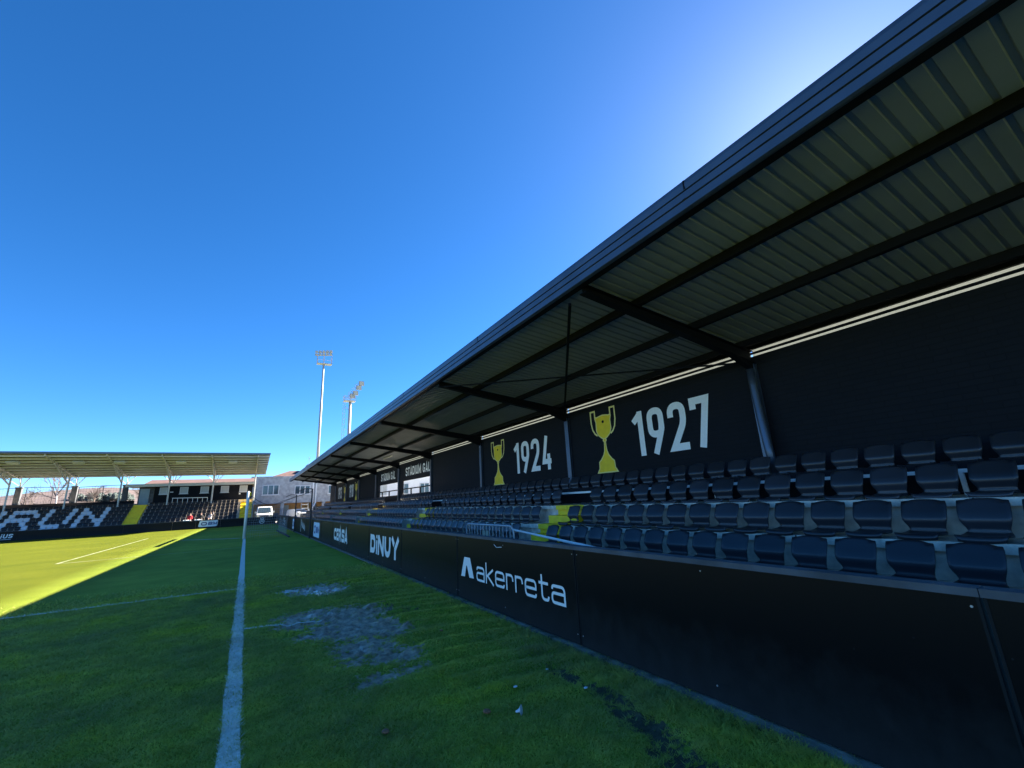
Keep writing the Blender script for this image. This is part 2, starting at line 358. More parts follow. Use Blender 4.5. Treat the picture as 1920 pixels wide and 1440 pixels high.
def glyph(ch, W, H, t):
    l, r, b, T = t/2, W-t/2, t/2, H-t/2; q = (r-l)/2; S = []
    if ch == '1': S = [[(W*.72, 0), (W*.72, H)], [(W*.72, H-t*.45), (W*.08, H*.76)]]
    elif ch == '9': S = [rr_closed(l, r, H*.42, T, q), [(r, H*.62), (r-.02*W, H*.5, .1*H), (W*.34, 0)]]
    elif ch == '2': S = [[(l, H*.70), (l, T, q), (r, T, q), (r, H*.56, q*.8), (l+.02*W, b), (W, b)]]
    elif ch == '7': S = [[(l, H*.76), (l, T), (r, T), (W*.40, 0)]]
    elif ch == '4': S = [[(W*.58, H), (l*1.2, H*.24), (W, H*.24)], [(W*.74, H*.46), (W*.74, 0)]]
    elif ch == '3': S = [[(l, H*.74), (l, T, q), (r, T, q), (r, H*.53, q*.7), (W*.4, H*.53)], [(W*.4, H*.53), (r, H*.53, q*.7), (r, b, q), (l, b, q), (l, H*.26)]]
    elif ch == '8': S = [rr_closed(l, r, H*.53, T, q), rr_closed(l, r, b, H*.53, q)]
    elif ch == 'S': S = [[(r, H*.70), (r, T, q), (l, T, q), (l, H*.55, q), (r, H*.45, q), (r, b, q), (l, b, q), (l, H*.30)]]
    elif ch == 'T': S = [[(0, T), (W, T)], [(W/2, 0), (W/2, T)]]
    elif ch == 'A': S = [[(l*.8, 0), (W/2, H), (W-l*.8, 0)], [(W*.25, H*.27), (W*.75, H*.27)]]
    elif ch == 'D': S = [[(l, b), (W*.5, b), (r, b, q*1.2), (r, T, q*1.2), (W*.5, T), (l, T)], [(l, 0), (l, H)]]
    elif ch == 'I': S = [[(W/2, 0), (W/2, H)]]
    elif ch == 'U': S = [[(l, H), (l, b, q), (r, b, q), (r, H)]]
    elif ch == 'M': S = [[(l, 0), (l, H-t*.3), (W/2, H*.2), (r, H-t*.3), (r, 0)]]
    elif ch == 'G': S = [[(r, H*.70), (r, T, q), (l, T, q), (l, b, q), (r, b, q), (r, H*.46), (W*.5, H*.46)]]
    elif ch == 'L': S = [[(l, H), (l, b), (W, b)]]
    elif ch == 'N': S = [[(l, 0), (l, H)], [(l, H-t*.2), (r, t*.2)], [(r, 0), (r, H)]]
    elif ch == 'Y': S = [[(W-l*.6, H), (W*.5, H*.48), (W*.5, 0)], [(l*.6, H), (W*.36, H*.66)]]
    elif ch == 'C': S = [[(r, H*.68), (r, T, q), (l, T, q), (l, b, q), (r, b, q), (r, H*.32)]]
    elif ch == 'E': S = [[(W, b), (l, b), (l, T), (W, T)], [(l, H/2), (W*.9, H/2)]]
    elif ch == 'P': S = [[(l, 0), (l, T), (W*.4, T), (r, T, q), (r, H*.42, q), (W*.4, H*.42), (l, H*.42)]]
    elif ch == 'B': S = [[(l, b), (l, T), (r, T, q), (r, H*.53, q), (l, H*.53)], [(l, H*.5), (r, H*.5, q), (r, b, q), (l, b)]]
    elif ch == 'R': S = [[(l, 0), (l, T), (r, T, q), (r, H*.45, q), (l, H*.45)], [(W*.45, H*.45), (r, 0)]]
    elif ch == 'a': S = [[(l+.02*W, H*.74), (l+.02*W, T, .25*H), (r, T, .28*H), (r, 0)], [(r, H*.56), (l, H*.56, .22*H), (l, b, .22*H), (r, b)]]
    elif ch == 'k': S = [[(l, 0), (l, H*1.38)], [(W*.92, H*.98), (l+t*.6, H*.48)], [(l+t*1.1, H*.56), (W-t*.25, 0)]]
    elif ch == 'e': S = [[(l, H*.5), (r, H*.5), (r, T, .28*H), (l, T, .28*H), (l, b, .28*H), (r, b, .28*H), (r, H*.24)]]
    elif ch == 'r': S = [[(l, 0), (l, H)], [(l, H*.7), (l, T, .3*H), (r, T, .3*H), (r, H*.58)]]
    elif ch == 't': S = [[(W*.30, H*1.38), (W*.30, b, .28*H), (W-l, b, .25*H), (W-l, H*.28)], [(0, H*.93), (W*.92, H*.93)]]
    elif ch == 'i': S = [[(W/2, 0), (W/2, H*.72)], [(W/2, H*.82), (W/2, H)]]
    elif ch == 'u': S = [[(l, H), (l, b, q), (r, b, q), (r, H)]]
    elif ch == 's': S = [[(r, T), (l, T), (l, H*.5), (r, H*.5), (r, b), (l, b)]]
    return [(rnd(s), len(s) > 4 and s[0] == s[-1]) for s in S]
def write(mb, text, u0, v0, Wd, H, t, gap, fn, d0=.002, slant=0):
    """Wd: width or dict; returns end u"""
    u = u0; d = d0
    for ch in text:
        if ch == ' ': u += Wd.get(' ', .2) if isinstance(Wd, dict) else Wd*.5; continue
        W = Wd.get(ch, Wd['*']) if isinstance(Wd, dict) else Wd
        for pts, cl in glyph(ch, W, H, t):
            d += .0006
            pts = [(u+p[0]+slant*p[1], v0+p[1]) for p in pts]
            ribbon(mb, pts, t, fn, d, cl)
        u += W+gap
        if d > d0+.006: d = d0
    return u
def poly(mb, pts, fn, d): mb.face([fn(u, v, d) for u, v in pts])

# ================================================================ ground
XW0 = 3.02                                                # back of the boards
def sm(a, b, x): t = np.clip((x-a)/(b-a), 0, 1); return t*t*(3-2*t)
xs = np.unique(np.concatenate([[-400,-200,-100,-60,-40,-30,-20,-14,-10,-8], np.arange(-6, 2.86, .04), [2.9, 3, 4, 6, 10, 20, 40, 80, 200, 400]]))
ys = np.unique(np.concatenate([[-60,-20,-8,-3,0,.6], np.arange(1.2, 12.4, .04), [12.8,13.5,15,17,20,24,28,34,40,48,56,66,80,100,150,250,400,900]]))
BLOBS = [  # x, y, rx, ry, mud, wet
 (1.25,9.35,.62,.62,.9,.5),(1.35,8.95,.40,.35,.7,1.),(.80,9.55,.28,.18,.7,.7),(.68,10.3,.2,.1,.6,.3),
 (.95,7.25,.55,.42,.9,.45),(1.35,6.95,.60,.55,1.,.25),(1.25,6.2,.55,.6,1.,.35),(.75,6.8,.40,.35,.8,.3),(.72,6.15,.25,.2,.7,.4),(1.55,5.9,.35,.5,.95,.1),
 (1.2,5.3,.38,.45,.9,.35),(1.4,4.85,.35,.35,.85,.15),(1.05,4.85,.28,.2,.7,.3),(1.1,4.3,.25,.18,.8,.2),(1.4,4.35,.3,.18,.6,.0),
 (2.42,3.35,.11,.30,.7,0),(2.44,2.85,.11,.35,.85,0),(2.33,2.4,.13,.35,.95,0),(2.2,1.95,.16,.30,.9,0),(2.1,1.4,.2,.4,.9,0),(1.7,3.6,.1,.1,.45,0),(2.1,6.5,.18,.3,.45,.1)]
def mudfield(X, Y):
    m = np.zeros_like(X); wv = np.zeros_like(X)
    for bx, by, rx, ry, a, b in BLOBS:
        e = np.exp(-(((X-bx)/rx)**2+((Y-by)/ry)**2)*.8)
        m = np.maximum(m, a*e); wv = np.maximum(wv, b*e)
    # bare strip along the foot of the boards
    m = np.maximum(m, .60*sm(2.74, 2.86, X)*(X < 3.1))
    return m, wv
def height(X, Y, m, wv):
    Z = np.zeros_like(X)
    rip = sm(1.3, 1.9, X)*(1-sm(2.65, 2.85, X))*sm(2.5, 4.5, Y)*(1-sm(9.5, 11.5, Y))
    ph = 2*np.pi*(Y*2.6+.35*X+.35*np.sin(2.3*X)+.3*np.sin(Y*1.7))
    Z += .026*rip*(np.sin(ph)+.35*np.sin(2.1*ph+1))
    nn = np.array([noise.noise(Vector((x*9, y*9, 0)))+.6*noise.noise(Vector((x*21, y*21, 3))) for x, y in zip(X.ravel(), Y.ravel())]).reshape(X.shape)
    ruts = np.abs(np.sin(2*np.pi*(X*2.0+Y*.55+.3*np.sin(3*Y))))
    k = np.clip((m-.35)*2, 0, 1)
    Z += k*(.040*nn-.018-.022*ruts*(1-wv))
    Z = np.where((wv > .62), np.minimum(Z, -.022+.004*nn), Z)
    Z += .009*nn*(np.abs(X) < 5)*(Y < 12)*(Y > 1)
    return Z
X, Y = np.meshgrid(xs, ys); MU, WE = mudfield(X, Y); DK = sm(1.75, 2.0, X)*(Y < 7.5)+sm(2.5, 2.7, X)*1.0; DK = np.clip(DK, 0, 1); Z = height(X, Y, MU, WE)
Z[(X < -5.5) | (X > 2.95) | (Y > 12.4) | (Y < 1.2)] = 0
V = np.stack([X, Y, Z], -1).reshape(-1, 3); nx, ny = len(xs), len(ys)
I = np.arange(nx*ny).reshape(ny, nx); Fq = np.stack([I[:-1,:-1], I[:-1,1:], I[1:,1:], I[1:,:-1]], -1).reshape(-1, 4)
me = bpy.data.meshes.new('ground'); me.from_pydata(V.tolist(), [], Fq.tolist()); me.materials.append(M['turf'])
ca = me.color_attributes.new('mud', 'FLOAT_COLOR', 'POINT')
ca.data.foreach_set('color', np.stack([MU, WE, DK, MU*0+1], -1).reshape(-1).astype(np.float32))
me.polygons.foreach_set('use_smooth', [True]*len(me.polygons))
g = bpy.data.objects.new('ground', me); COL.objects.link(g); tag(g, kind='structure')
_ix = lambda x: np.clip(np.searchsorted(xs, x)-1, 0, nx-2)
def ground_z(x, y):
    i = _ix(x); j = np.clip(np.searchsorted(ys, y)-1, 0, ny-2)
    fx = (x-xs[i])/(xs[i+1]-xs[i]); fy = (y-ys[j])/(ys[j+1]-ys[j])
    return (Z[j,i]*(1-fx)+Z[j,i+1]*fx)*(1-fy)+(Z[j+1,i]*(1-fx)+Z[j+1,i+1]*fx)*fy

# blades of grass near the camera
LINES = [(-.02, .10, -5, 57.0)]                            # goal line x0,x1,y0,y1
def in_line(x, y):
    a = (x > -.02) & (x < .10)
    b = (np.abs(y-10.63-(x)*.004) < .035) & (x < -.02)
    c = (np.abs(y-(7.07-.2*x)) < .028) & (x > .1) & (x < 1.0)
    return a | b | c
def blades(n_try, dens0):
    x = np.random.uniform(-7.5, 2.92, n_try); y = np.random.uniform(1.2, 13.0, n_try)
    d = np.hypot(x, y)
    keep = np.random.rand(n_try) < np.clip((2.6/d)**1.7, 0, 1)*(1-sm(9.5, 13, d))
    # only what the camera or its neighbours could see, thinned where sunlight overbrightens them
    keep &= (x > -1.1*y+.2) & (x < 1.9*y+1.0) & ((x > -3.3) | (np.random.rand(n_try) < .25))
    x = x[keep]; y = y[keep]; d = d[keep]
    m, wv = mudfield(x, y)
    jit = np.random.rand(len(x))
    nn = np.array([noise.noise(Vector((a*6, b*6, 1.7))) for a, b in zip(x, y)])
    nn2 = np.array([noise.noise(Vector((a*16, b*26, 4.7))) for a, b in zip(x, y)])
    k = (m*np.where((x > 2.0) & (y < 4), .72, 1)+.42*nn+.62*nn2+.16*(jit-.5)) < .45
    x, y, d, nn = x[k], y[k], d[k], nn[k]; n = len(x)
    th = np.random.uniform(0, 2*np.pi, n); hgt = np.random.uniform(.010, .024, n)*(1+.5*nn)*(1+.10*np.maximum(0, d-3))
    near = sm(2.25, 2.8, x); hgt *= 1+near*.9
    wd = np.random.uniform(.0016, .0032, n)*(1+.28*np.maximum(0, d-2))
    ln = hgt*np.random.uniform(.5, 1.9, n); la = np.random.uniform(0, 2*np.pi, n)
    z = ground_z(x, y)-.002
    a = np.stack([x-np.cos(th)*wd, y-np.sin(th)*wd, z], -1); b = np.stack([x+np.cos(th)*wd, y+np.sin(th)*wd, z], -1)
    c = np.stack([x+np.cos(la)*ln, y+np.sin(la)*ln, z+hgt], -1)
    return x, y, np.stack([a, b, c], 1)
bx, by, tri = blades(3600000, 1)
wl = in_line(bx, by)
far = np.hypot(bx, by)
wl_keep = wl & (np.random.rand(len(bx)) < .86)
def tri_obj(name, T, mt):
    me = bpy.data.meshes.new(name); n = len(T); me.vertices.add(n*3); me.vertices.foreach_set('co', T.reshape(-1).astype(np.float32))
    me.loops.add(n*3); me.loops.foreach_set('vertex_index', np.arange(n*3, dtype=np.int32))
    me.polygons.add(n); me.polygons.foreach_set('loop_start', np.arange(0, n*3, 3, dtype=np.int32)); me.polygons.foreach_set('loop_total', np.full(n, 3, dtype=np.int32))
    me.materials.append(M[mt]); me.update(); me.validate()
    o = bpy.data.objects.new(name, me); COL.objects.link(o); return o
print('blades', len(bx))
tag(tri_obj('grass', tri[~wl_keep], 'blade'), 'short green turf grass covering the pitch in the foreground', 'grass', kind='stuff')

def line_mat():
    m = mat('line_paint', (.92, .86, .74), .8, col2=(.60, .58, .45), scale=40, detail=6)
    return m
M['line'] = line_mat(); M['trim'] = mat('dark_trim', (.010, .011, .012), .6, spec=.2); M['dirty_kerb'] = mat('dirty_kerb', (.09, .08, .055), .9, col2=(.34, .31, .25), scale=7, detail=8, bump=.6, bscale=30)
def line_sheet(name, quads, nearblades=None):
    mb = MB()
    for q in quads: mb.face(q)
    o = mb.build(name, 'line'); tag(o, kind='structure'); return o
zl = .006
q = []
yy = [-4]+list(np.arange(1.2, 12.4, .08))+[13, 20, 30, 45, 55.6]
for a, b in zip(yy[:-1], yy[1:]):
    h = [float(ground_z(np.array(x), np.array(max(.7, y))))+.005 if y < 13 else .005 for x, y in ((-.02, a), (.10, a), (.10, b), (-.02, b))]
    q.append([(-.02+.006*math.sin(a*5), a, h[0]), (.10+.006*math.sin(a*4+1), a, h[1]), (.10+.006*math.sin(b*4+1), b, h[2]), (-.02+.006*math.sin(b*5), b, h[3])])
gl = line_sheet('goal_line', q)
wb = tri_obj('painted_blades', tri[wl_keep], 'blade_white'); wb.parent = gl
M['line_worn'] = mat('worn_line_paint', (.15, .17, .04), .8, col2=(.38, .39, .26), scale=3, detail=8)
def hline(name, x0, y0, x1, y1, w):
    n = 24; qs = []
    for i in range(n):
        a, b = i/n, (i+1)/n; P = [(x0+(x1-x0)*t, y0+(y1-y0)*t) for t in (a, b)]
        hz = [float(ground_z(np.array(px), np.array(py)))+.006 if (py < 12.4 and px > -5.5) else .006 for px, py in P]
        dx, dy = x1-x0, y1-y0; L_ = math.hypot(dx, dy); ox, oy = -dy/L_*w/2, dx/L_*w/2
        qs.append([(P[0][0]-ox, P[0][1]-oy, hz[0]), (P[1][0]-ox, P[1][1]-oy, hz[1]), (P[1][0]+ox, P[1][1]+oy, hz[1]), (P[0][0]+ox, P[0][1]+oy, hz[0])])
    o = line_sheet(name, qs); o.data.materials[0] = M['line_worn'] if y0 > 15 else M['line']; return o
hline('penalty_area_line', -15.0, 10.57, -.03, 10.67, .085)
hline('goal_area_line', -5.6, 22.2, -.04, 22.5, .08)
hline('goal_area_front_line', -5.58, 22.2, -5.62, 39.8, .075)
hline('offset_mark', .11, 7.05, 1.0, 6.87, .05)
hline('goal_mouth_worn_strip', -3.1, 33.3, -.15, 30.2, .5)
hline('sunlight_strip', .3, 55.55, 2.75, 55.35, .22)  # strip of sunlight under the far board, painted as a pale ground sheet

# ================================================================ concrete floor and asphalt
mb = MB(); mb.box(XW0, 9.8, -8, 66, -.3, .006); tag(mb.build('walkway', 'concrete'), kind='structure')
mb = MB(); mb.box(-60, 3.0, 66.2, 110, -.3, .008); mb.box(3.0, 60, 66.2, 110, -.3, .008); tag(mb.build('car_park', 'asphalt'), kind='structure')
mb = MB(); mb.box(9.9, 60, -30, 66.1, -.3, .010); tag(mb.build('pavement', 'concrete'), kind='structure')

# ================================================================ right-hand grandstand
S = empty('grandstand', (9.7, 25, 0))
tag(S, 'long black grandstand with sloping metal roof, trophies and years on its rear wall', 'grandstand')
Y0, Y1 = -8.5, 65.2; BAY = 6.91; BY = [5.29+BAY*k for k in range(-2, 10)]; BY = [y for y in BY if Y0 < y < Y1]
XF, XW = 4.75, 9.7
zr = lambda x: 5.19-(x-4.75)*.122                           # underside of roof sheet
zb = lambda x: 4.89-(x-4.75)*.1495                          # underside of beams
zt = lambda x: 5.04-(x-4.75)*.122                           # top of beams / underside of purlins
# terraces
mb = MB()
mb.prism_y([(5.55, .007), (5.55, .37), (6.5, .37), (6.5, .67), (6.44, .67), (6.44, .77), (7.1, .77), (7.1, 1.10), (7.04, 1.10), (7.04, 1.19), (8.2, 1.19), (8.2, 1.58), (9.68, 1.58), (9.68, .007)], -8, 66)
ter = mb.build('terrace', 'concrete', S)
mb = MB()
for y in np.arange(-1.6, 40, 2.49):                        # joints between precast units: small dark lips
    mb = MB(); mb.box(6.434, 6.441, y, y+.012, .672, .772); mb.build('joint', 'steel_black', S)
    mb = MB(); mb.box(7.034, 7.041, y+.8, y+.812, 1.102, 1.192); mb.build('joint', 'steel_black', S)
mb = MB(); mb.box(8.17, 8.197, -8, 66, 1.195, 1.62); mb.build('kick_board', 'steel_black', S)
# yellow aisle steps
AIS = [9.07+10.15*k for k in range(-1, 6)]
for c in AIS:
    mb = MB(); a, b = c-.57, c+.58
    mb.prism_y([(5.85, .009), (5.85, .20), (6.15, .20), (6.15, .39), (6.2, .39), (6.2, .56), (6.495, .56), (6.495, .66), (6.435, .66), (6.435, .776), (6.78, .776), (6.78, .96), (7.097, .96), (7.097, 1.09), (7.035, 1.09), (7.035, 1.196), (7.5, 1.196), (7.5, .009)], a, b)
    mb.build('steps', 'yellow', S, bevel=.004)
# rear wall with openings for the two window strips
WIN = [(26.3, 32.3, 2.03, 3.08, (28.3, 30.2), 2.42), (33.2, 39.1, 2.03, 3.08, (35.8, 37.9), 2.42)]
mb = MB()
def wallbox(y0, y1, z0, z1): mb.box(9.7, 9.86, y0, y1, z0, z1)
wallbox(Y0, WIN[0][0], .0, 4.31); wallbox(WIN[0][1], WIN[1][0], 0, 4.31); wallbox(WIN[1][1], 65.2, 0, 4.31)
for w_ in WIN: wallbox(w_[0], w_[1], 0, w_[2]); wallbox(w_[0], w_[1], w_[3], 4.31)
mb.build('rear_wall', 'wall', S)
for (a, b, z0, z1, mull, tz) in WIN:
    mb = MB(); f = .05
    mb.box(9.705, 9.80, a, b, z0, z0+f); mb.box(9.705, 9.80, a, b, z1-f, z1); mb.box(9.705, 9.80, a, a+f, z0+f, z1-f); mb.box(9.705, 9.80, b-f, b, z0+f, z1-f)
    mb.box(9.708, 9.79, a+f, b-f, tz, tz+.07)
    for y in mull: mb.box(9.708, 9.79, y, y+.08, z0+f, tz)
    wf = mb.build('window', 'steel_black', S)
    mb = MB(); mb.face([(9.745, b-f, z0+f), (9.745, a+f, z0+f), (9.745, a+f, z1-f), (9.745, b-f, z1-f)]); mb.build('pane', 'pane', wf, fix=False)
# columns (flat steel posts against the wall)
for k, y in enumerate(BY):
    mb = MB(); w_ = .10
    mb.box(9.60, 9.615, y-w_, y+w_, 1.59, 4.12); mb.box(9.615, 9.68, y-.012, y+.012, 1.59, 4.12); mb.box(9.68, 9.695, y-w_, y+w_, 1.59, 4.12)
    mb.build('column', 'fascia', S)
# rafters: tapered I-beams
for y in BY:
    mb = MB(); x0, x1 = 4.78, 9.69
    mb.prism_y([(x0, zb(x0)), (x1, zb(x1)), (x1, zb(x1)+.015), (x0, zb(x0)+.015)], y-.085, y+.085)
    mb.prism_y([(x0, zt(x0)-.015), (x1, zt(x1)-.015), (x1, zt(x1)-.002), (x0, zt(x0)-.002)], y-.085, y+.085)
    mb.prism_y([(x0, zb(x0)+.015), (x1, zb(x1)+.015), (x1, zt(x1)-.015), (x0, zt(x0)-.015)], y-.006, y+.006)
    mb.prism_y([(8.9, zb(8.9)-.002), (9.69, 3.98), (9.69, zb(9.69)-.002)], y-.07, y+.07)
    mb.build('beam', 'steel_black', S)
# purlins
for x in (6.11, 7.75, 9.36):
    mb = MB(); mb.prism_y([(x-.035, zt(x-.035)), (x+.045, zt(x+.045)), (x+.045, zr(x+.045)-.004), (x-.035, zr(x-.035)-.004)], Y0, Y1); mb.build('purlin', 'steel_black', S)
mb = MB(); mb.prism_y([(4.66, 4.985), (4.80, 4.985), (4.80, zr(4.8)-.004), (4.66, zr(4.66)-.004)], Y0, Y1); mb.build('edge_beam', 'steel_black', S)
# ribbed roof sheet
mb = MB(); P = .213; prof = []
y = Y0
while y < Y1:
    prof += [(y, 0), (y+.140, 0), (y+.153, .030), (y+.200, .030)]; y += P
prof.append((Y1, 0)); prof = [p for p in prof if p[0] <= Y1]
k = len(mb.v); n = len(prof)
X0r, X1r = 4.60, 9.80
for dz in (0, .03):
    for (yy_, dzz) in prof: mb.v.append((X0r, yy_, zr(X0r)+dzz+dz)); mb.v.append((X1r, yy_, zr(X1r)+dzz+dz))
for s_ in (0, 2*n):
    for i in range(n-1):
        mb.f.append((s_+2*i, s_+2*i+2, s_+2*i+3, s_+2*i+1)); mb.mi.append(0)
mb.build('roof_sheet', 'roof', S)
# fascia: gutter with three stepped bands
mb = MB()
mb.prism_y([(4.60, 4.965), (4.565, 4.975), (4.565, 5.085), (4.58, 5.09), (4.58, 5.098), (4.55, 5.10), (4.55, 5.20), (4.575, 5.203), (4.575, 5.213), (4.54, 5.216), (4.535, 5.30), (4.55, 5.36), (4.60, 5.395), (4.68, 5.395), (4.68, 5.24), (4.64, 5.24), (4.64, 4.965)], Y0, Y1)
mb.build('gutter_fascia', 'fascia', S)
mb = MB()
for y in (2.9, 9.0, 15.1, 21.2): mb.box(4.546, 4.566, y, y+.05, 5.10, 5.105); mb.box(4.533, 4.55, y-.02, y+.0, 5.22, 5.35)
mb.build('gutter_joint', 'steel_black', S)
# translucent eaves strip with a dark rail in front
mb = MB()
for a, b in zip([Y0]+BY, BY+[Y1]): mb.box(9.77, 9.775, a+.02, b-.02, 4.311, 4.52)
mb.build('light_strip', 'strip', S)
mb = MB(); mb.box(9.74, 9.76, Y0, Y1, 4.372, 4.425); mb.build('strip_rail', 'steel_black', S)
mb = MB(); mb.box(9.66, 9.74, Y0, Y1, 4.475, zr(9.7)-.004); mb.build('purlin', 'steel_black', S)
# cross bracing in the roof plane
def br(a, b):
    mb = MB(); mb.bar((a[0], a[1], zb(a[0])+.05), (b[0], b[1], zb(b[0])+.05), .05, .05); mb.build('brace', 'steel_black', S)
br((4.85, BY[2]+.1), (9.55, BY[3]-.1)) if False else None
for i in (BY.index(5.29),):
    mb = MB(); mb.bar((4.82, BY[i]+.42, zb(4.82)-.02), (9.25, BY[i+1]-.42, zb(9.25)-.02), .055, .055); mb.build('brace', 'steel_black', S)
    mb = MB(); mb.bar((9.5, BY[i]+.1, zb(9.5)-.0), (4.9, BY[i+1]-.1, zb(4.9)-.0), .035, .035); mb.build('brace', 'steel_black', S)
i = 8
for i in (len(BY)-2,):
    mb = MB(); mb.bar((4.9, BY[i]+.1, zb(4.9)), (9.5, BY[i+1]-.1, zb(9.5)), .05, .05); mb.build('brace', 'steel_black', S)
# white bars added as streaks of leaking sunlight under the far bays
for (x, y) in ((8.37, 30.3), (8.0, 37.6), (6.3, 38.6), (8.0, 44.6), (6.3, 45.4), (8.0, 51.2), (6.3, 52.0), (7.2, 58.0)):
    mb = MB(); mb.box(x-.05, x+.05, y, y+2.2, zr(x)-.09, zr(x)-.02); mb.build('sun_streak_bar', 'frame_white', S)
# slanting downpipe on the nearest column
mb = MB(); mb.tube([(9.58, 5.29, 4.0), (9.55, 5.27, 3.6), (9.50, 5.22, 2.9), (9.42, 5.14, 2.2), (9.38, 5.08, 1.59)], .085, 10); mb.build('downpipe', 'fascia', S, smooth=True)
# handrail behind third row
mb = MB()
gx = 7.93; mb.bar((gx, -7, 1.50), (gx, 64, 1.50), .05, .05)
for y in [1.95+3.57*k for k in range(-2, 18)]: mb.bar((gx, y, 1.19), (gx, y, 1.48), .045, .045)
mb.build('handrail', 'post_white', S)
# numerals, trophies and stand names painted on the wall (facing -x, read with falling y)
def on_wall(y0, z0, X=9.695): return lambda u, v, d: (X-d, y0-u, z0+v)
def numerals(text, ya, yb, z0, z1, t, name='numerals'):
    W = (ya-yb); n = len(text); gap = W*.055; w1 = (W-gap*(n-1))/(n-.28); mb = MB()
    Wd = {'*': w1, '1': w1*.72}; write(mb, text, 0, 0, Wd, z1-z0, t, gap, on_wall(ya, z0)); mb.build(name, 'letter_white', S, fix=False)
numerals('1927', 9.13, 6.52, 2.43, 3.73, .19)
numerals('1924', 16.05, 13.35, 2.42, 3.70, .19)
numerals('1918', 51.9, 49.6, 2.4, 3.75, .19)
numerals('1913', 58.9, 56.4, 2.4, 3.75, .19)
def cap(text, ya, yb, z0, z1, t):
    W = ya-yb; n = len(text); Wd = {'*': W*.085, 'I': W*.03, 'M': W*.105, ' ': W*.05}; gap = W*.018; mb = MB()
    write(mb, text, 0, 0, Wd, z1-z0, t, gap, on_wall(ya, z0)); mb.build('stand_name', 'letter_white', S, fix=False)
cap('STADIUM GAL', 31.35, 26.35, 3.34, 3.93, .115); cap('STADIUM GAL', 38.2, 34.1, 3.34, 3.93, .10)
def trophy(ya, yb, z0, z1):
    W = ya-yb; H = z1-z0; fn = on_wall(ya, z0); sc = lambda L_: [(u*W, v*H) for u, v in L_]
    half = [(.12, 0), (.16, .035), (.20, .06), (.215, .165), (.30, .20), (.40, .265), (.45, .33), (.47, .42), (.475, .475), (.44, .49), (.44, .505), (.475, .52), (.40, .535), (.27, .59), (.215, .66), (.225, .80), (.19, .86), (.20, .885), (.27, .875), (.35, .885), (.5, .895)]
    out = half+[(1-u, v) for u, v in half[:-1][::-1]]+[half[0]]
    tr = MB(); 
    from mathutils.geometry import tessellate_polygon
    P2 = [(u*W, v*H) for u, v in out[:-1]]; tri_ = tessellate_polygon([[Vector((u, v, 0)) for u, v in P2]])
    me = bpy.data.meshes.new('trophy_emblem'); me.from_pydata([tuple(fn(u, v, .003)) for u, v in P2], [], [tuple(t) for t in tri_]); me.materials.append(M['emblem_yellow'])
    o = bpy.data.objects.new('trophy_emblem', me); COL.objects.link(o); o.parent = S; o.location = -S.location
    e = MB()
    ribbon(e, sc(out[:-1]), .035, fn, .0055, True)
    for sgn in (0, 1):
        h = [(.20, .86), (.20, .97), (.20, .985), (.03, .985), (.03, .80), (.07, .69), (.15, .62), (.24, .585)]
        if sgn: h = [(1-u, v) for u, v in h]
        ribbon(e, sc(h), .055, fn, .0075)
    e.build('trophy_outline', 'emblem_edge', o, fix=False).location = (0, 0, 0)
    k = MB(); poly(k, [(W*(.5+.045*math.cos(a)), H*(.79+.022*math.sin(a))) for a in np.linspace(0, 2*math.pi, 16, endpoint=False)], fn, .009)
    k.build('trophy_hole', 'steel_black', o, fix=False).location = (0, 0, 0)
for a in ((10.98, 9.78, 2.08, 4.12), (18.12, 16.85, 2.06, 4.03), (49.0, 47.6, 1.95, 3.9), (55.4, 53.9, 1.95, 3.8)): trophy(*a)

# ================================================================ seats
def seat_meshes():
    """moulded shell, facing -x, origin at the back of the shell on the tread"""
    prof = [(.115, .395, .36), (.10, .385, .405), (.078, .345, .415), (.036, .275, .415), (.002, .215, .408), (-.008, .182, .398), (.000, .150, .375), (.018, .110, .340), (.026, .075, .322), (.004, .045, .338), (-.05, .028, .375), (-.13, .020, .40), (-.24, .030, .405), (-.31, .038, .41), (-.335, .030, .39), (-.345, .005, .36), (-.335, -.02, .35)]
    N = 10
    def strip(P, crown):
        vs = []; fs = []
        for i, (x, z, w_) in enumerate(P):
            for j in range(N+1):
                s = j/N*2-1; y = s*w_/2; zz = z; xx = x
                if crown and i == 0: zz = z-.030*abs(s)**5+.012*(1-s*s)
                if crown: xx -= .030*(abs(s)**2.2)*(.3+.7*(z/.4))        # wings curve forward
                else: zz += .014*abs(s)**3
                vs.append((xx, y, zz))
        for i in range(len(P)-1):
            for j in range(N): a = i*(N+1)+j; fs.append((a, a+1, a+N+2, a+N+1))
        return vs, fs
    out = []
    for nm, P, c in (('backrest', prof[:10], True), ('seat_pan', prof[9:], False)):
        vs, fs = strip(P, c); me = bpy.data.meshes.new(nm); me.from_pydata(vs, [], fs); me.materials.append(M['seat'])
        me.polygons.foreach_set('use_smooth', [True]*len(fs)); 
        out.append(me)
    b = bmesh.new(); b.from_mesh(out[0]); 
    return out
bm_back, bm_pan = seat_meshes()
def solid(me, t=.012):
    o = bpy.data.objects.new('tmp', me); COL.objects.link(o); md = o.modifiers.new('s', 'SOLIDIFY'); md.thickness = t; md.offset = 0
    dg = bpy.context.evaluated_depsgraph_get(); dg.update(); n = bpy.data.meshes.new_from_object(o.evaluated_get(dg)); n.name = me.name; bpy.data.objects.remove(o); return n
bm_back = solid(bm_back); bm_pan = solid(bm_pan)
def joined(meshes, name, mt):
    mb = MB()
    for me in meshes:
        k = len(mb.v); mb.v += [tuple(v.co) for v in me.vertices]
        for p in me.polygons: mb.f.append(tuple(k+i for i in p.vertices)); mb.mi.append(0)
    me = bpy.data.meshes.new(name); me.from_pydata(mb.v, [], mb.f); me.materials.append(M[mt]); me.polygons.foreach_set('use_smooth', [True]*len(me.polygons)); return me
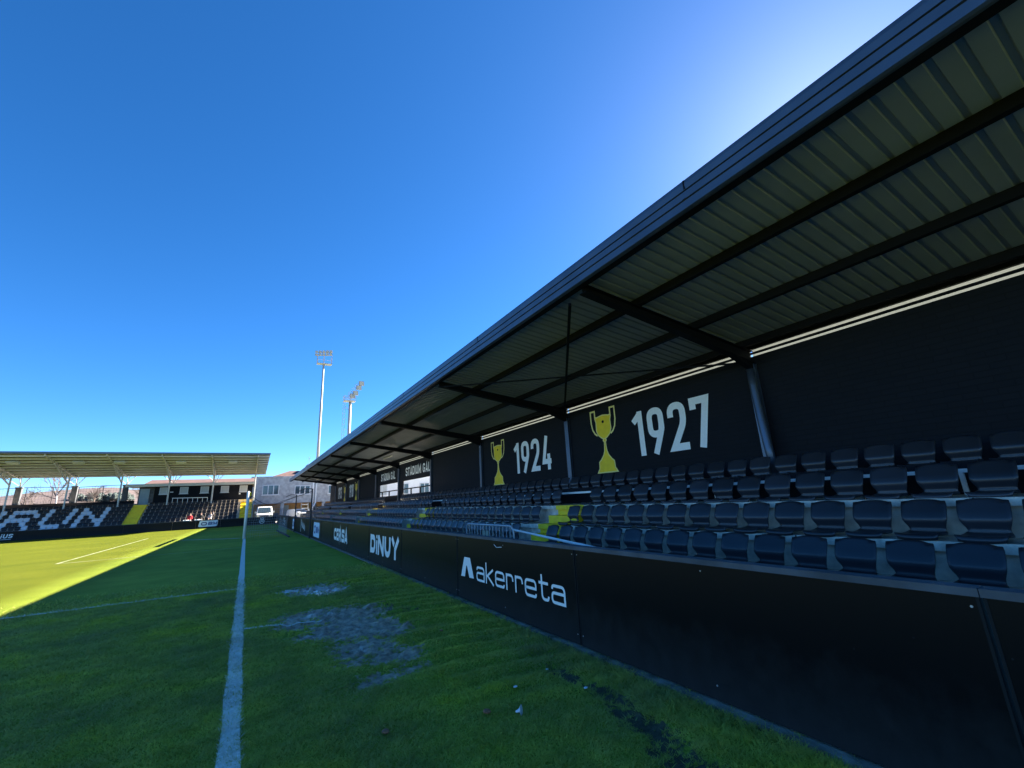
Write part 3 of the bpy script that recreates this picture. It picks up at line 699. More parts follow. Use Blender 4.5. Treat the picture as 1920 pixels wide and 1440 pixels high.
seat_one = joined([bm_back, bm_pan], 'stadium_seat', 'seat')
ROWS = [(6.10, .385, 'front'), (6.77, .785, 'second'), (7.53, 1.195, 'third'), (8.88, 1.595, 'back')]
slots = []
for ri, (rx, rz, rn) in enumerate(ROWS):
    ys_ = []
    for k in range(-1, 6):
        c = 9.07+10.15*k; ys_ += [(c-.48-.5*i, k, i+1, 'l') for i in range(18) if c-.48-.5*i > (9.07+10.15*(k-1))+1.0]
    if ri == 3: ys_ = [(.09+.5*i, 0, i, 'b') for i in range(-12, 130)]
    for (y, k, i, s_) in ys_:
        if y < .35 or y > 64.8: continue
        if ri == 3 and 29.8 < y < 33.9: continue
        slots.append((ri, rx, rz, y, k, i))
    if ri < 3:
        for i in range(8):
            y = 9.07+10.15*5+1.2+.5*i
            if y < 64.8: slots.append((ri, rx, rz, y, 6, i+1))
slots.sort(key=lambda s: math.hypot(s[1], s[3]))
def seat_label(ri, y, k, i):
    rn = ROWS[ri][2]
    if ri < 3:
        ais = ['nearest', 'second', 'third', 'fourth', 'fifth', 'sixth'][min(5, max(0, k))]
        return 'navy seat in the %s row, %s to the right of the %s yellow steps' % (rn, ORD[i], ais)
    return None
proto = empty('stadium_seat'); 
o = bpy.data.objects.new('backrest', bm_back); COL.objects.link(o); o.parent = proto
o = bpy.data.objects.new('seat_pan', bm_pan); COL.objects.link(o); o.parent = proto
back_sorted = sorted([s for s in slots if s[0] == 3], key=lambda s: s[3]); bi = {round(s[3], 2): n for n, s in enumerate(back_sorted)}
BAYN = ['bay before the 1927 trophy', '1927 bay', '1924 bay', 'blank bay beyond the 1924 bay', 'first window bay', 'second window bay', 'bay past the windows']
bay_cnt = {}
stuffv = MB(); first = True
for n, (ri, rx, rz, y, k, i) in enumerate(slots):
    if n < 300:
        if first: root = proto; first = False
        else: root = copy_tree(proto)
        root.location = (rx, y, rz); root.rotation_euler = (0, random.uniform(-.02, .02), random.uniform(-.022, .022))
        if ri < 3: lb = seat_label(ri, y, k, i)
        else:
            bay = int((y-5.29)//BAY)+1; c = bay_cnt.get(bay, 0)+1; bay_cnt[bay] = c
            lb = 'navy back row seat, %s from the right below the %s' % (ORD[c], BAYN[min(bay, 6)])
        tag(root, lb, 'seat', 'navy seats on the right-hand grandstand')
    else:
        kk = len(stuffv.v)
        stuffv.v += [(v.co.x+rx, v.co.y+y, v.co.z+rz) for v in seat_one.vertices]
        for p in seat_one.polygons: stuffv.f.append(tuple(kk+q for q in p.vertices)); stuffv.mi.append(0)

# ================================================================ advertising boards along the right
BX = 2.92; BH = .93
def board_text(kind, y1, par):
    """y1 = far (left) end of the panel; text reads with falling y"""
    fn = lambda u, v, d: (BX-.001-d, y1-u, v); mb = MB(); mt = 'letter_white'; nm = 'lettering'
    if kind == 'akerreta':
        poly(mb, [(.14, .34), (.28, .345), (.335, .50), (.36, .50), (.44, .345), (.59, .35), (.47, .62), (.27, .62)], fn, .003)
        Wd = {'*': .252, 'k': .235, 'r': .185, 't': .20}
        write(mb, 'akerreta', .68, .335, Wd, .195, .030, .040, fn)
    elif kind == 'DiNUY':
        Wd = {'*': .56, 'i': .16, 'N': .66, 'U': .58, 'D': .54, 'Y': .66}
        u = .20
        for ch, adv in (('D', .56), ('i', .17), ('N', .60), ('U', .56), ('Y', .62)):
            W = adv-.02
            for pts, cl in glyph(ch, W, .46, .14 if ch != 'i' else .12):
                ribbon(mb, [(u+p[0]+(p[1]*.06 if ch == 'i' else 0), .25+p[1]) for p in pts],   .13 if ch != 'i' else .11, fn, .002+random.random()*.004, cl)
            u += adv+.03
    elif kind == 'CEPSA':
        u = .37
        for ch, W, st in (('C', .52, .11), ('E', .36, .10), ('P', .34, .10)):
            write(mb, ch, u, .28, W, .41, st, 0, fn, d0=.002); u += W+.05
        poly(mb, [(1.52, .16), (1.55, .42), (1.60, .64), (1.65, .86), (1.74, .64), (1.90, .27), (1.79, .27), (1.70, .50), (1.61, .36)], fn, .005)
        write(mb, 'SA', 1.93, .27, .50, .42, .11, .05, fn, d0=.002)
    elif kind in ('BM', 'BMsmall'):
        a, b = (.35, 2.35) if kind == 'BM' else (.5, 2.2)
        pl = MB(); pts = []
        for cx, cy, a0 in ((b-.12, .22, -90), (b-.12, .70, 0), (a+.12, .70, 90), (a+.12, .22, 180)):
            for k_ in range(6): t = R(a0+18*k_); pts.append((cx+.12*math.cos(t), cy+.09*math.sin(t)))
        poly(pl, pts, fn, .003); pl.build('sign_plate', 'sign_blue', par, fix=False)
        ribbon(mb, rnd(rr_closed(a+.25, a+.72, .32, .60, .12)), .09, fn, .0045, True)
        write(mb, 'BM', a+.90, .32, .42, .28, .09, .06, fn, d0=.0045, slant=.25); mt = 'navy'
    elif kind == 'script':
        poly(mb, [(.25, .12), (.40, .12), (.40, .86), (.25, .86)], fn, .003)
        for k_, (u_, v_) in enumerate(((.7, .5), (1.0, .38), (1.35, .42), (1.65, .34), (1.95, .36), (2.25, .28))):
            ribbon(mb, rnd([(u_, v_+.28), (u_, v_, .12), (u_+.24, v_, .12), (u_+.24, v_+.22)]), .07, fn, .004)
    elif kind == 'tall':
        write(mb, 'IS', .4, .2, .5, .6, .12, .3, fn); write(mb, 'AC', 1.6, .2, .45, .4, .10, .1, fn)
    if mb.f: mb.build(nm, mt, par, fix=False)
seam = [.78+2.968*k for k in range(-3, 19)]
KIND = {1: None}
desc = {3: ('akerreta', 'black board reading akerreta under the metal barrier'), 5: ('DiNUY', 'black board reading DiNUY'), 7: ('CEPSA', 'black board reading CEPSA with a pointed A'),
        9: ('BM', 'black board with white BM plate between the CEPSA board and the near net pole'), 11: ('script', 'black board with white script marks between the two net poles'), 13: ('BMsmall', 'black board with narrow pale plate by the far net pole'), 16: ('tall', 'far black board with tall white characters beside the corner')}
ki = 0
for k in range(len(seam)-1):
    a, b = seam[k], min(seam[k+1], 55.9); n = k-3+1                 # n=1: panel .78..3.75
    if a > 55: break
    e = empty('advertising_board', (BX, (a+b)/2, 0))
    mb = MB(); mb.box(BX, BX+.06, a+.006, b-.006, .03, .905); pn = mb.build('panel', 'board', e)
    mb = MB(); mb.prism_y([(BX-.012, .905), (BX-.012, .942), (BX+.085, .942), (BX+.085, .905)], a+.002, b-.002); mb.build('cap_rail', 'fascia_cap', e) if 'fascia_cap' in M else mb.build('cap_rail', 'steel_grey_dark', e) if 'steel_grey_dark' in M else mb.build('cap_rail', 'concrete_dark', e)
    mb = MB(); mb.box(BX-.003, BX, a+.007, a+.019, .04, .90); mb.build('edge_trim', 'trim', e)
    mb = MB(); mb.box(BX-.003, BX, b-.019, b-.007, .04, .90); mb.build('edge_trim', 'trim', e)
    if 1 <= n <= 5:
        for sy in (a+.04, (a+b)/2, b-.04):
            for sz in (.12, .86):
                mb = MB(); mb.tube([(BX-.004, sy, sz), (BX, sy, sz)], .006, 6); mb.build('screw', 'steel_grey', e)
    mb = MB(); mb.box(BX+.061, BX+.10, a+.01, a+.06, .03, .90); mb.build('support', 'steel_black', e)
    kind, lb = desc.get(n+1, (None, None))
    if kind: board_text(kind, b, e)
    if not lb:
        if n <= 1: lb = 'plain black board %s' % ({1: 'right of the akerreta board filling the lower right corner', 0: 'nearest the camera at the right edge'}.get(n, 'behind the camera on the right'))
        else: lb = 'plain black board just past the %s board' % {4: 'akerreta', 6: 'DiNUY', 8: 'CEPSA'}.get(n+1, 'ordinal')
        if 'ordinal' in lb: lb = 'plain far black board, %s from the corner of the pitch' % ORD[max(1, 19-n)]
    tag(e, lb, 'advertising board', 'black boards along the right-hand stand')
mb = MB(); mb.box(2.862, 3.02, -8, 56, -.2, .016); tag(mb.build('kerb', 'dirty_kerb'), kind='structure')

e = empty('cable_tie', (2.9, 5.35, .83)); tag(e, 'short bent white cable tie stuck on the board above akerreta', 'cable tie')
mb = MB(); mb.tube([(2.910, 5.46, .855), (2.900, 5.38, .825), (2.908, 5.25, .835)], .004, 5); mb.build('strap', 'paper', e)
# crowd barrier and rail behind the boards
e = empty('crowd_barrier', (4.2, 8.1, 0)); tag(e, 'galvanised crowd barrier with upright bars standing behind the akerreta board', 'barrier')
mb = MB(); bz = .95; x = 4.2; ya, yb = 9.12, 7.10
arc = lambda cx, cz, r, a0, a1: [(x, cx+r*math.cos(R(a)), cz+r*math.sin(R(a))) for a in np.linspace(a0, a1, 6)]
mb.tube([(x, ya, .02), (x, ya, .80)]+arc(ya-.13, bz-.13, .13, 0, 90)+arc(yb+.13, bz-.13, .13, 90, 180)+[(x, yb, .80), (x, yb, .02)], .021, 8)
mb.build('frame', 'steel_grey', e, smooth=True)
mb = MB(); mb.tube([(x, yb, .16), (x, ya, .16)], .014, 6); mb.build('lower_rail', 'steel_grey', e)
for i in range(14):
    y = yb+.13+i*(ya-yb-.26)/13; mb = MB(); mb.tube([(x, y, .16), (x, y, bz)], .009, 6); mb.build('bar', 'steel_grey', e)
for y in (8.12, 8.27): mb = MB(); mb.box(x-.02, x-.012, y-.055, y+.055, .62, .84); mb.build('notice', 'wood_pale', e)
for y in (ya, yb): mb = MB(); mb.tube([(x-.28, y, .03), (x, y, .09), (x+.28, y, .03)], .018, 6); mb.build('foot', 'steel_grey', e)
e = empty('handrail', (3.9, 6.6, 0)); tag(e, 'white sloping handrail running from the barrier towards the board top', 'handrail')
mb = MB(); mb.tube([(4.15, 7.02, .62), (4.15, 7.02, .86), (4.13, 6.98, .90), (3.06, 3.4, .905)], .017, 8); mb.build('rail', 'post_white', e, smooth=True)
mb = MB(); mb.tube([(4.15, 7.02, .01), (4.15, 7.02, .63)], .022, 8); mb.build('post', 'post_white', e)
mb = MB(); mb.tube([(3.06, 3.4, .01), (3.06, 3.4, .905)], .022, 8); mb.build('post', 'post_white', e)
e = MB(); e.tube([(4.05, 7.08, .74), (4.14, 7.03, .93)], .03, 6)

# ================================================================ goal, net and net poles
G = empty('goal', (0, 32.7, 0)); tag(G, 'white football goal seen end on at the goal line with its net hanging behind', 'goal')
gy0, gy1 = 29.1, 36.42; gh = 2.50
for y in (gy0, gy1): mb = MB(); mb.tube([(.02, y, 0), (.02, y, gh)], .075, 12); mb.build('post', 'post_white', G, smooth=True)
mb = MB(); mb.tube([(.02, gy0, gh-.01), (.02, gy1, gh-.01)], .07, 12); mb.build('crossbar', 'post_white', G, smooth=True)
mb = MB(); mb.box(.09, .16, gy0-.05, gy0+.05, gh-.22, gh-.02); mb.build('net_bracket', 'yellow', G)
def netz(u):                                              # sagging top edge of the net, u from post to stay
    return 2.38-.62*math.sin(math.pi*min(1, u*.62))-.25*u
for side, y in (('a', gy0), ('b', gy1)):
    mb = MB(); N = 18; DX = 2.0
    xsn = [.08+DX*i/N for i in range(N+1)]
    for i, x in enumerate(xsn):
        top = 2.35-.35*(i/N)-.42*math.sin(math.pi*i/N); mb.bar((x, y, .02), (x, y+.02, top), .005, .005)
    for j in range(1, 16):
        z = j*.14
        for i in range(N):
            t0 = 2.35-.35*(i/N)-.42*math.sin(math.pi*i/N)
            if z < t0: mb.bar((xsn[i], y, z), (xsn[i+1], y, z), .005, .005)
    o = mb.build('side_net', 'net', G); 
    mb = MB(); mb.tube([(xsn[i], y, 2.36-.35*(i/N)-.42*math.sin(math.pi*i/N)) for i in range(N+1)]+[(2.86, y+(-4.0 if side == 'a' else -3), 2.3)], .014, 5); mb.build('net_rope', 'rope', G)
mb = MB()
for i in range(40): y = gy0+i*(gy1-gy0)/39; mb.bar((2.08, y, .02), (2.08, y, .9+.12*math.cos(i*.4)), .004, .004)
for j in range(1, 7): mb.bar((2.08, gy0, j*.14), (2.08, gy1, j*.14), .004, .004)
mb.build('back_net', 'net', G)
mb = MB(); mb.tube([(2.1, 27.3, .02), (2.08, 29, .05), (2.02, 33, .04), (2.0, 36.4, .05)], .05, 6); mb.tube([(2.1, gy0, .5), (2.0, 31, .75), (1.95, 34, .8), (2.0, 36.4, .6)], .018, 5); mb.build('net_base', 'rope', G)
for n, (y, h, lb) in enumerate(((24.95, 2.42, 'thin black net pole standing against the boards, nearer of the two'), (33.4, 2.38, 'thin black net pole further along, before the corner building'))):
    e = empty('net_pole', (2.84, y, 0)); tag(e, lb, 'pole', 'black net poles behind the goal')
    mb = MB(); mb.tube([(2.84, y, 0), (2.84, y, h)], .035, 8); mb.build('pole', 'rope', e)
    mb = MB(); mb.tube([(2.84, y, h), (2.5, y+.1, h+.02), (2.2, y+.2, h-.12)], .02, 6); mb.build('arm', 'rope', e)

# ================================================================ small things on the grass
def litter():
    o = MB(); o.prism_x([(0, 0), (.035, 0), (.045, .05), (-.01, .05)], -.02, .02)
    x, y = 1.76, 2.99; z = float(ground_z(np.array(x), np.array(y)))
    mb = MB(); pts = []
    for k in range(10): a = 2*math.pi*k/10; pts.append((x+.004*math.cos(a), y, z+.035)); 
    mb.tube([(x-.035, y+.02, z+.022), (x-.01, y+.01, z+.028), (x, y, z+.03)], [.006, .012, .034], 10)
    tag(mb.build('paper_cone', 'paper'), 'small white paper cone lying on the grass near the lower edge', 'litter')
litter()
for (x, y, r, lb) in ((.91, 3.30, .026, 'round brown fallen leaf on the grass, nearest the goal line'), (1.56, 3.12, .028, 'brown fallen leaf on the grass left of the white paper cone'), (2.05, 5.2, .02, 'small brown leaf on the rippled grass near the boards')):
    z = float(ground_z(np.array(x), np.array(y))); b = bmesh.new(); bmesh.ops.create_icosphere(b, subdivisions=2, radius=r)
    for v in b.verts: v.co.z *= .45; v.co *= 1+.25*noise.noise(v.co*60)
    me = bpy.data.meshes.new('fallen_leaf'); b.to_mesh(me); b.free(); me.materials.append(M['leaf'])
    o = bpy.data.objects.new('fallen_leaf', me); COL.objects.link(o); o.location = (x, y, z+.022); tag(o, lb, 'leaf', 'brown leaves on the grass')
for (x, y, lb) in ((2.32, 8.06, 'white scrap beyond the mud close to the DiNUY board'), (2.37, 3.56, 'white pebble in the dark rut near the boards'), (2.36, 3.02, 'pale pebble in the dark rut, nearer the camera'), (1.94, 3.37, 'pale twig scrap on the grass beyond the paper cone')):
    z = float(ground_z(np.array(x), np.array(y))); b = bmesh.new(); bmesh.ops.create_icosphere(b, subdivisions=1, radius=.013)
    for v in b.verts: v.co.z *= .6; v.co.x *= 1.5
    me = bpy.data.meshes.new('pale_scrap'); b.to_mesh(me); b.free(); me.materials.append(M['paper'])
    o = bpy.data.objects.new('pale_scrap', me); COL.objects.link(o); o.location = (x, y, z+.02); tag(o, lb, 'scrap', 'pale scraps on the grass')

# ================================================================ far grandstand
FS = empty('far_grandstand', (-10, 60, 0)); tag(FS, 'distant grandstand with cream ribbed canopy on branching white posts across the pitch', 'grandstand')
XL, XR = -34.0, 1.7
mb = MB(); pr = [(56.6, .0)]
rowY = lambda i: 57.3+.75*i; rowZ = lambda i: .80+.345*i
pr = [(56.6, 0.01), (56.6, .45)]
for i in range(7): pr += [(rowY(i)-.25, rowZ(i)-.35), (rowY(i)-.25, rowZ(i))] if i else [(rowY(0)-.25, .45), (rowY(0)-.25, rowZ(0))]
pr += [(62.9, rowZ(6)), (62.9, .01)]
mb.prism_x(pr, XL, -10.3); mb.prism_x(pr, -9.15, .55); mb.build('terrace', 'concrete', FS)
def fsteps(x0, x1):
    mb = MB(); p = [(56.7, .012), (56.7, .5)]
    for i in range(6): p += [(rowY(i)-.42, rowZ(i)-.17), (rowY(i)-.42, rowZ(i)+.0), (rowY(i)-.05, rowZ(i)), (rowY(i)-.05, rowZ(i)+.17)]
    p += [(62.6, rowZ(5)+.17), (62.6, .012)]
    mb.prism_x(p, x0, x1); mb.build('steps', 'yellow', FS)
fsteps(-10.28, -9.17)
# right-hand steps sit on the terrace end
mb = MB(); p = [(56.55, .5)]
for i in range(6): p += [(rowY(i)-.30, rowZ(i)-.16), (rowY(i)-.30, rowZ(i)+.03)]
p += [(62.6, rowZ(5)+.03), (62.6, .5)]
mb.prism_x(p, -.62, .50); mb.build('steps', 'yellow', FS)
# rear parapet, left part
mb = MB(); mb.box(XL, -10.6, 62.92, 63.1, 1.0, 3.22); mb.build('rear_parapet', 'wall', FS)
PX = [-27.86, -23.8, -19.72, -15.62, -11.55, -7.5, -3.5, .6]
for k, x in enumerate(PX):
    base = rowZ(5)-.02 if x < .5 else .01
    mb = MB(); mb.tube([(x, 61.0, base), (x, 61.0, 5.85)], .075, 8); mb.build('column', 'steel_white', FS)
    mb = MB(); yb0 = 61.0
    zc = lambda y: 7.27-(y-53.4)*.145                       # roof underside
    mb.bar((x, 53.6, zc(53.6)-.12), (x, 62.6, zc(62.6)-.12), .10, .18)
    if x < .5:
        mb.bar((x, 61.0, 5.0), (x, 56.2, zc(56.2)-.25), .09, .09)
        for y in (57.4, 58.7, 59.9):
            t = (61.0-y)/(61.0-56.2); zl_ = 5.0+(zc(56.2)-.25-5.0)*t; mb.bar((x, y, zl_), (x, y-.5, zc(y-.5)-.2), .05, .05); mb.bar((x, y, zl_), (x, y+.6, zc(y+.6)-.2), .05, .05)
    mb.build('truss', 'cream', FS)
    if x < -10:
        mb = MB(); mb.box(x-.22, x+.22, 63.12, 63.5, 0, 4.82); mb.box(x-.26, x+.26, 63.08, 63.54, 4.82, 4.93); mb.build('pier', 'concrete_dark', FS)
    if x < .5:
        mb = MB()
        zt_ = zc(62.6)-.1
        for dx in (-.95, 0, .75): mb.bar((x+.08, 63.2, 4.95), (x+.08+dx, 62.6, zt_), .06, .06)
        mb.bar((x+.08, 63.2, 4.95), (x+.5, 61.6, zc(61.6)-.1), .06, .06)
        mb.build('branching_strut', 'steel_white', FS)
# canopy
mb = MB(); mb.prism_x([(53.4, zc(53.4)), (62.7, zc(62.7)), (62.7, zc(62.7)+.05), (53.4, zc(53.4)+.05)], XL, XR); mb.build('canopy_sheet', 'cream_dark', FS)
for i in range(9):
    y = 54.0+i*1.05; mb = MB(); mb.box(XL+.02, XR-.02, y, y+.12, zc(y+.12)-.16, zc(y+.12)-.03); mb.build('purlin', 'cream', FS)
mb = MB(); mb.box(XL, XR+.02, 53.28, 53.385, zc(53.4)-.05, zc(53.4)+.12); mb.build('canopy_fascia', 'fascia', FS)
mb = MB(); mb.box(XL, XR, 62.71, 62.80, zc(62.7)-.14, zc(62.7)+.03); mb.build('canopy_rear_trim', 'cream', FS)
for x in (-18.2, -13.9, -11.0, -6.2, -1.7):
    mb = MB(); mb.prism_x([(55.6, zc(55.6)-.26), (56.1, zc(56.1)-.34), (56.2, zc(56.2)-.18), (55.7, zc(55.6)-.12)], x-.4, x+.4); mb.build('floodlamp', 'frame_white', FS)
# white handrail behind the seats
mb = MB(); mb.bar((-7.1, 61.0, 3.27), (-3.9, 61.0, 3.22), .07, .07)
for k in range(8): x = -7.05+k*.45; mb.bar((x, 61.0, 2.75), (x, 61.0, 3.24), .045, .045)
mb.build('handrail', 'post_white', FS)
# seats: white ones spell the letters
PIT_ = .407; C0 = -18.61
LET = {('R', 0): ['1111.', '1...1', '1111.', '1..1.', '1...1'], ('U', 6): ['1...1', '1...1', '1...1', '1...1', '.111.'], ('N', 12): ['1...1', '11..1', '1.1.1', '1..11', '1...1'], ('I', -2): ['1', '1', '1', '1', '1']}
white = {}
for (ch, c0), rowsx in LET.items():
    for r_, s_ in enumerate(rowsx):
        for c_, v in enumerate(s_):
            if v == '1': white[(4-r_, c0+c_)] = (ch, r_, c_)
fseat_me = joined([bm_back, bm_pan], 'white_seat', 'seat_white')
RZ = Matrix.Rotation(R(90), 4, 'Z')
cnt = {}
def far_seat_pts(x, y, z, s=.92): return [(s*(-v.co.y)+x, s*v.co.x*1.0+y, s*v.co.z+z) for v in seat_one.vertices]
rn = ['top', 'second', 'third', 'fourth', 'bottom']
for i in range(6):
    for c in range(-34, 60):
        x = C0+PIT_*c
        if x < -26 or -10.42 < x < -8.95 or x > -.75: continue
        if x > -9: x += .05
        y = rowY(i)+.02; z = rowZ(i)
        if (i, c) in white:
            ch, r_, c_ = white[(i, c)]
            if x < -20.2: continue
            o = bpy.data.objects.new('pale_stadium_seat', fseat_me); COL.objects.link(o); o.location = (x, y, z); o.rotation_euler = (0, 0, R(90)*1); o.scale = (1.15, .95, 1.0)
            o.rotation_euler = (0, 0, -R(90)+math.pi*0)
            o.rotation_euler = (0, 0, R(90))
            cnt[(ch, r_)] = cnt.get((ch, r_), 0)+1
            only = sum(1 for k_ in white.values() if k_[0] == ch and k_[1] == r_) == 1
            lb = 'pale seat of the letter %s, %s row%s' % (ch, rn[r_], '' if only else ', %s from the left' % ORD[cnt[(ch, r_)]])
            tag(o, lb+', far grandstand', 'seat', 'pale seats spelling letters on the far grandstand')
        else:
            kk = len(stuffv.v); stuffv.v += far_seat_pts(x, y, z)
            for p in seat_one.polygons: stuffv.f.append(tuple(kk+q for q in p.vertices)); stuffv.mi.append(0)
st = stuffv.build('distant_seats', 'seat', fix=False, smooth=True)
tag(st, 'rows of small navy seats in the distance on both grandstands', 'seats', kind='stuff')

# far boards
def fboard(x0, x1, lb, txt=None):
    e = empty('advertising_board', ((x0+x1)/2, 56, 0)); tag(e, lb, 'advertising board', 'black boards in front of the far grandstand')
    mb = MB(); mb.box(x0+.006, x1-.006, 56, 56.06, 0, .79); mb.build('panel', 'board', e)
    mb = MB(); mb.box(x0+.002, x1-.002, 55.99, 56.08, .79, .82); mb.build('cap_rail', 'concrete_dark', e)
    fn = lambda u, v, d: (u, 55.996-d, v)
    if txt == 'BM':
        pl = MB(); pts = []
        for cx, cy, a0 in ((-2.60, .28, -90), (-2.56, .64, 0), (-3.86, .64, 90), (-3.92, .28, 180)):
            for k_ in range(6): t = R(a0+18*k_); pts.append((cx+.14*math.cos(t), cy+.12*math.sin(t)))
        poly(pl, pts, fn, .003); pl.build('sign_plate', 'sign_blue', e, fix=False)
        mb = MB(); ribbon(mb, rnd(rr_closed(-3.80, -3.40, .34, .58, .1)), .09, fn, .005, True); write(mb, 'BM', -3.28, .32, .36, .30, .075, .05, fn, .005, slant=.2); mb.build('lettering', 'navy', e, fix=False)
    if txt == 'iUS':
        mb = MB(); write(mb, 'iUS', -17.93, .26, {'*': .27, 'i': .1}, .34, .075, .05, fn, .003, slant=.15); mb.bar((-18.4, 55.99, .16), (-17.25, 55.99, .16), .02, .03); mb.build('lettering', 'letter_white', e, fix=False)
    if txt == 'crest':
        mb = MB(); cx, cz = 1.55, .34
        ribbon(mb, [(cx+.21*math.cos(a), cz+.21*math.sin(a)) for a in np.linspace(0, 2*math.pi, 20, endpoint=False)], .05, fn, .003, True)
        ribbon(mb, [(cx-.12, cz-.1), (cx, cz+.12), (cx+.12, cz-.1)], .045, fn, .004); ribbon(mb, [(cx-.13, cz+.02), (cx+.13, cz+.02)], .04, fn, .005)
        ribbon(mb, [(cx-.15, cz+.25), (cx-.18, cz+.40), (cx-.08, cz+.32), (cx, cz+.42), (cx+.08, cz+.32), (cx+.18, cz+.40), (cx+.15, cz+.25), (cx-.15, cz+.25)], .035, fn, .0055)
        mb.build('crest', 'letter_white', e, fix=False)
fboard(-24.0, -21.0, 'plain black far board beyond the left edge'); fboard(-21.0, -16.9, 'black far board reading iUS at the left edge', 'iUS')
fboard(-16.9, -13.4, 'plain black far board below the letter U'); fboard(-13.4, -9.9, 'plain black far board below the letter N and the yellow steps')
fboard(-9.9, -6.2, 'plain black far board right of the left yellow steps'); fboard(-6.2, -4.3, 'plain black far board below the person in red')
fboard(-4.3, -2.2, 'black far board carrying a pale BM plate', 'BM'); fboard(-2.2, .8, 'plain black far board behind the goal post'); fboard(.8, 2.86, 'black far board with a crowned round white crest in the corner', 'crest')

# ================================================================ people in the far front row
def person(x, y, z, cloth, lb, lift=False, lean=0):
    e = empty('person', (x, y, z)); tag(e, lb, 'person', 'people seated in the far front row')
    J = [(0, 0, 0), (lean*.4, .03, .22), (lean, .04, .44), (lean, .03, .52), (lean, .0, .62), (lean, -.005, .74)]     # pelvis..head top
    rad = [.13, .12, .135, .05, .085, .06]; E = [(0,1),(1,2),(2,3),(3,4),(4,5)]
    def add(p, r, par): J.append(p); rad.append(r); E.append((par, len(J)-1)); return len(J)-1
    hands = []
    for s_ in (-1, 1):
        a = add((lean+s_*.17, .04, .43), .05, 2)
        if lift and s_ == 1: b = add((lean+.24, -.05, .52), .04, a); c = add((lean+.20, -.08, .74), .03, b); dr = Vector((0, -.1, 1))
        else: b = add((lean+s_*.22, .0, .22), .04, a); c = add((s_*.12, -.2, .12), .03, b); dr = Vector((-.2*s_, -1, -.1))
        hands.append((c, dr.normalized(), s_))
        h_ = add((s_*.10, -.12, .02), .075, 0); k_ = add((s_*.13, -.42, .04), .055, h_); f_ = add((s_*.13, -.44, -.38), .035, k_); add((s_*.13, -.58, -.42), .03, f_)
    for c, dr, s_ in hands:
        P = Vector(J[c]); pl = add(tuple(P+dr*.05), .025, c)
        for q in range(4): t1 = add(tuple(P+dr*(.10)+Vector((.018*(q-1.5), 0, 0))), .009, pl); add(tuple(P+dr*(.135+.008*(q % 2))+Vector((.02*(q-1.5), 0, -.01))), .008, t1)
        add(tuple(P+dr*.07+Vector((-.035*s_, 0, .01))), .009, pl)
    me = bpy.data.meshes.new('body'); me.from_pydata(J, E, []); o = bpy.data.objects.new('body', me); COL.objects.link(o); o.parent = e
    md = o.modifiers.new('skin', 'SKIN'); 
    for i, v in enumerate(me.skin_vertices[0].data): v.radius = (rad[i], rad[i]*.85)
    me.skin_vertices[0].data[0].use_root = True
    o.modifiers.new('sub', 'SUBSURF').levels = 1
    dg = bpy.context.evaluated_depsgraph_get(); dg.update(); n = bpy.data.meshes.new_from_object(o.evaluated_get(dg)); o.modifiers.clear(); o.data = n; n.name = 'body'
    for mt in ('skin', cloth, 'dark_cloth'): n.materials.append(M[mt])
    for p in n.polygons:
        c = p.center; p.use_smooth = True
        p.material_index = 0 if c.z > .50 and abs(c.x-lean) < .12 else (2 if c.z < .10 and c.y < -.08 or c.z < 0 else 1)
        if c.y < -.17 and c.z > .05 and c.z < .2 and abs(c.x) < .2: p.material_index = 0
        if lift and c.z > .72 and c.x-lean > .12: p.material_index = 0
    b = bmesh.new(); bmesh.ops.create_icosphere(b, subdivisions=2, radius=.098)
    for v in list(b.verts):
        if v.co.y < -.045 and v.co.z < .05 or v.co.z < -.05: b.verts.remove(v)
    me = bpy.data.meshes.new('hair'); b.to_mesh(me); b.free(); me.materials.append(M['hair']); h = bpy.data.objects.new('hair', me); COL.objects.link(h); h.parent = e; h.location = (lean, .015, .67)
    b = bmesh.new()
    for dx, dz, r_ in ((0, 0, .016), (-.03, .025, .009), (.03, .025, .009)): bmesh.ops.create_icosphere(b, subdivisions=1, radius=r_, matrix=Matrix.Translation((dx, 0, dz)))
    me = bpy.data.meshes.new('face'); b.to_mesh(me); b.free(); me.materials.append(M['skin']); me.materials.append(M['dark_cloth'])
    for p in me.polygons: p.material_index = 1 if abs(p.center.x) > .015 else 0
    h = bpy.data.objects.new('face', me); COL.objects.link(h); h.parent = e; h.location = (lean, -.085, .645)
    return e
person(-4.95, 57.15, .84, 'red', 'person in a red top sitting in the far front row, left of the pair')
person(-4.02, 57.15, .84, 'dark_cloth', 'person in dark clothes in the far front row, middle of the three')
person(-3.22, 57.15, .84, 'grey_cloth', 'person in pale grey raising an arm in the far front row', True, .03)
for x, lb in ((-5.08, 'white bundle on the ledge in front of the person in red'), (-4.12, 'white bundle on the ledge in front of the person in dark clothes')):
    b = bmesh.new(); bmesh.ops.create_cube(b, size=1, matrix=Matrix.Diagonal((.62, .2, .09, 1))); bmesh.ops.subdivide_edges(b, edges=b.edges, cuts=3, use_grid_fill=True)
    for v in b.verts: v.co += Vector((0, 0, .04*noise.noise(v.co*9)))
    me = bpy.data.meshes.new('bundle'); b.to_mesh(me); b.free(); me.materials.append(M['paper']); o = bpy.data.objects.new('bundle', me); COL.objects.link(o); o.location = (x, 56.12, .87); tag(o, lb, 'bundle', 'white bundles on the far ledge')

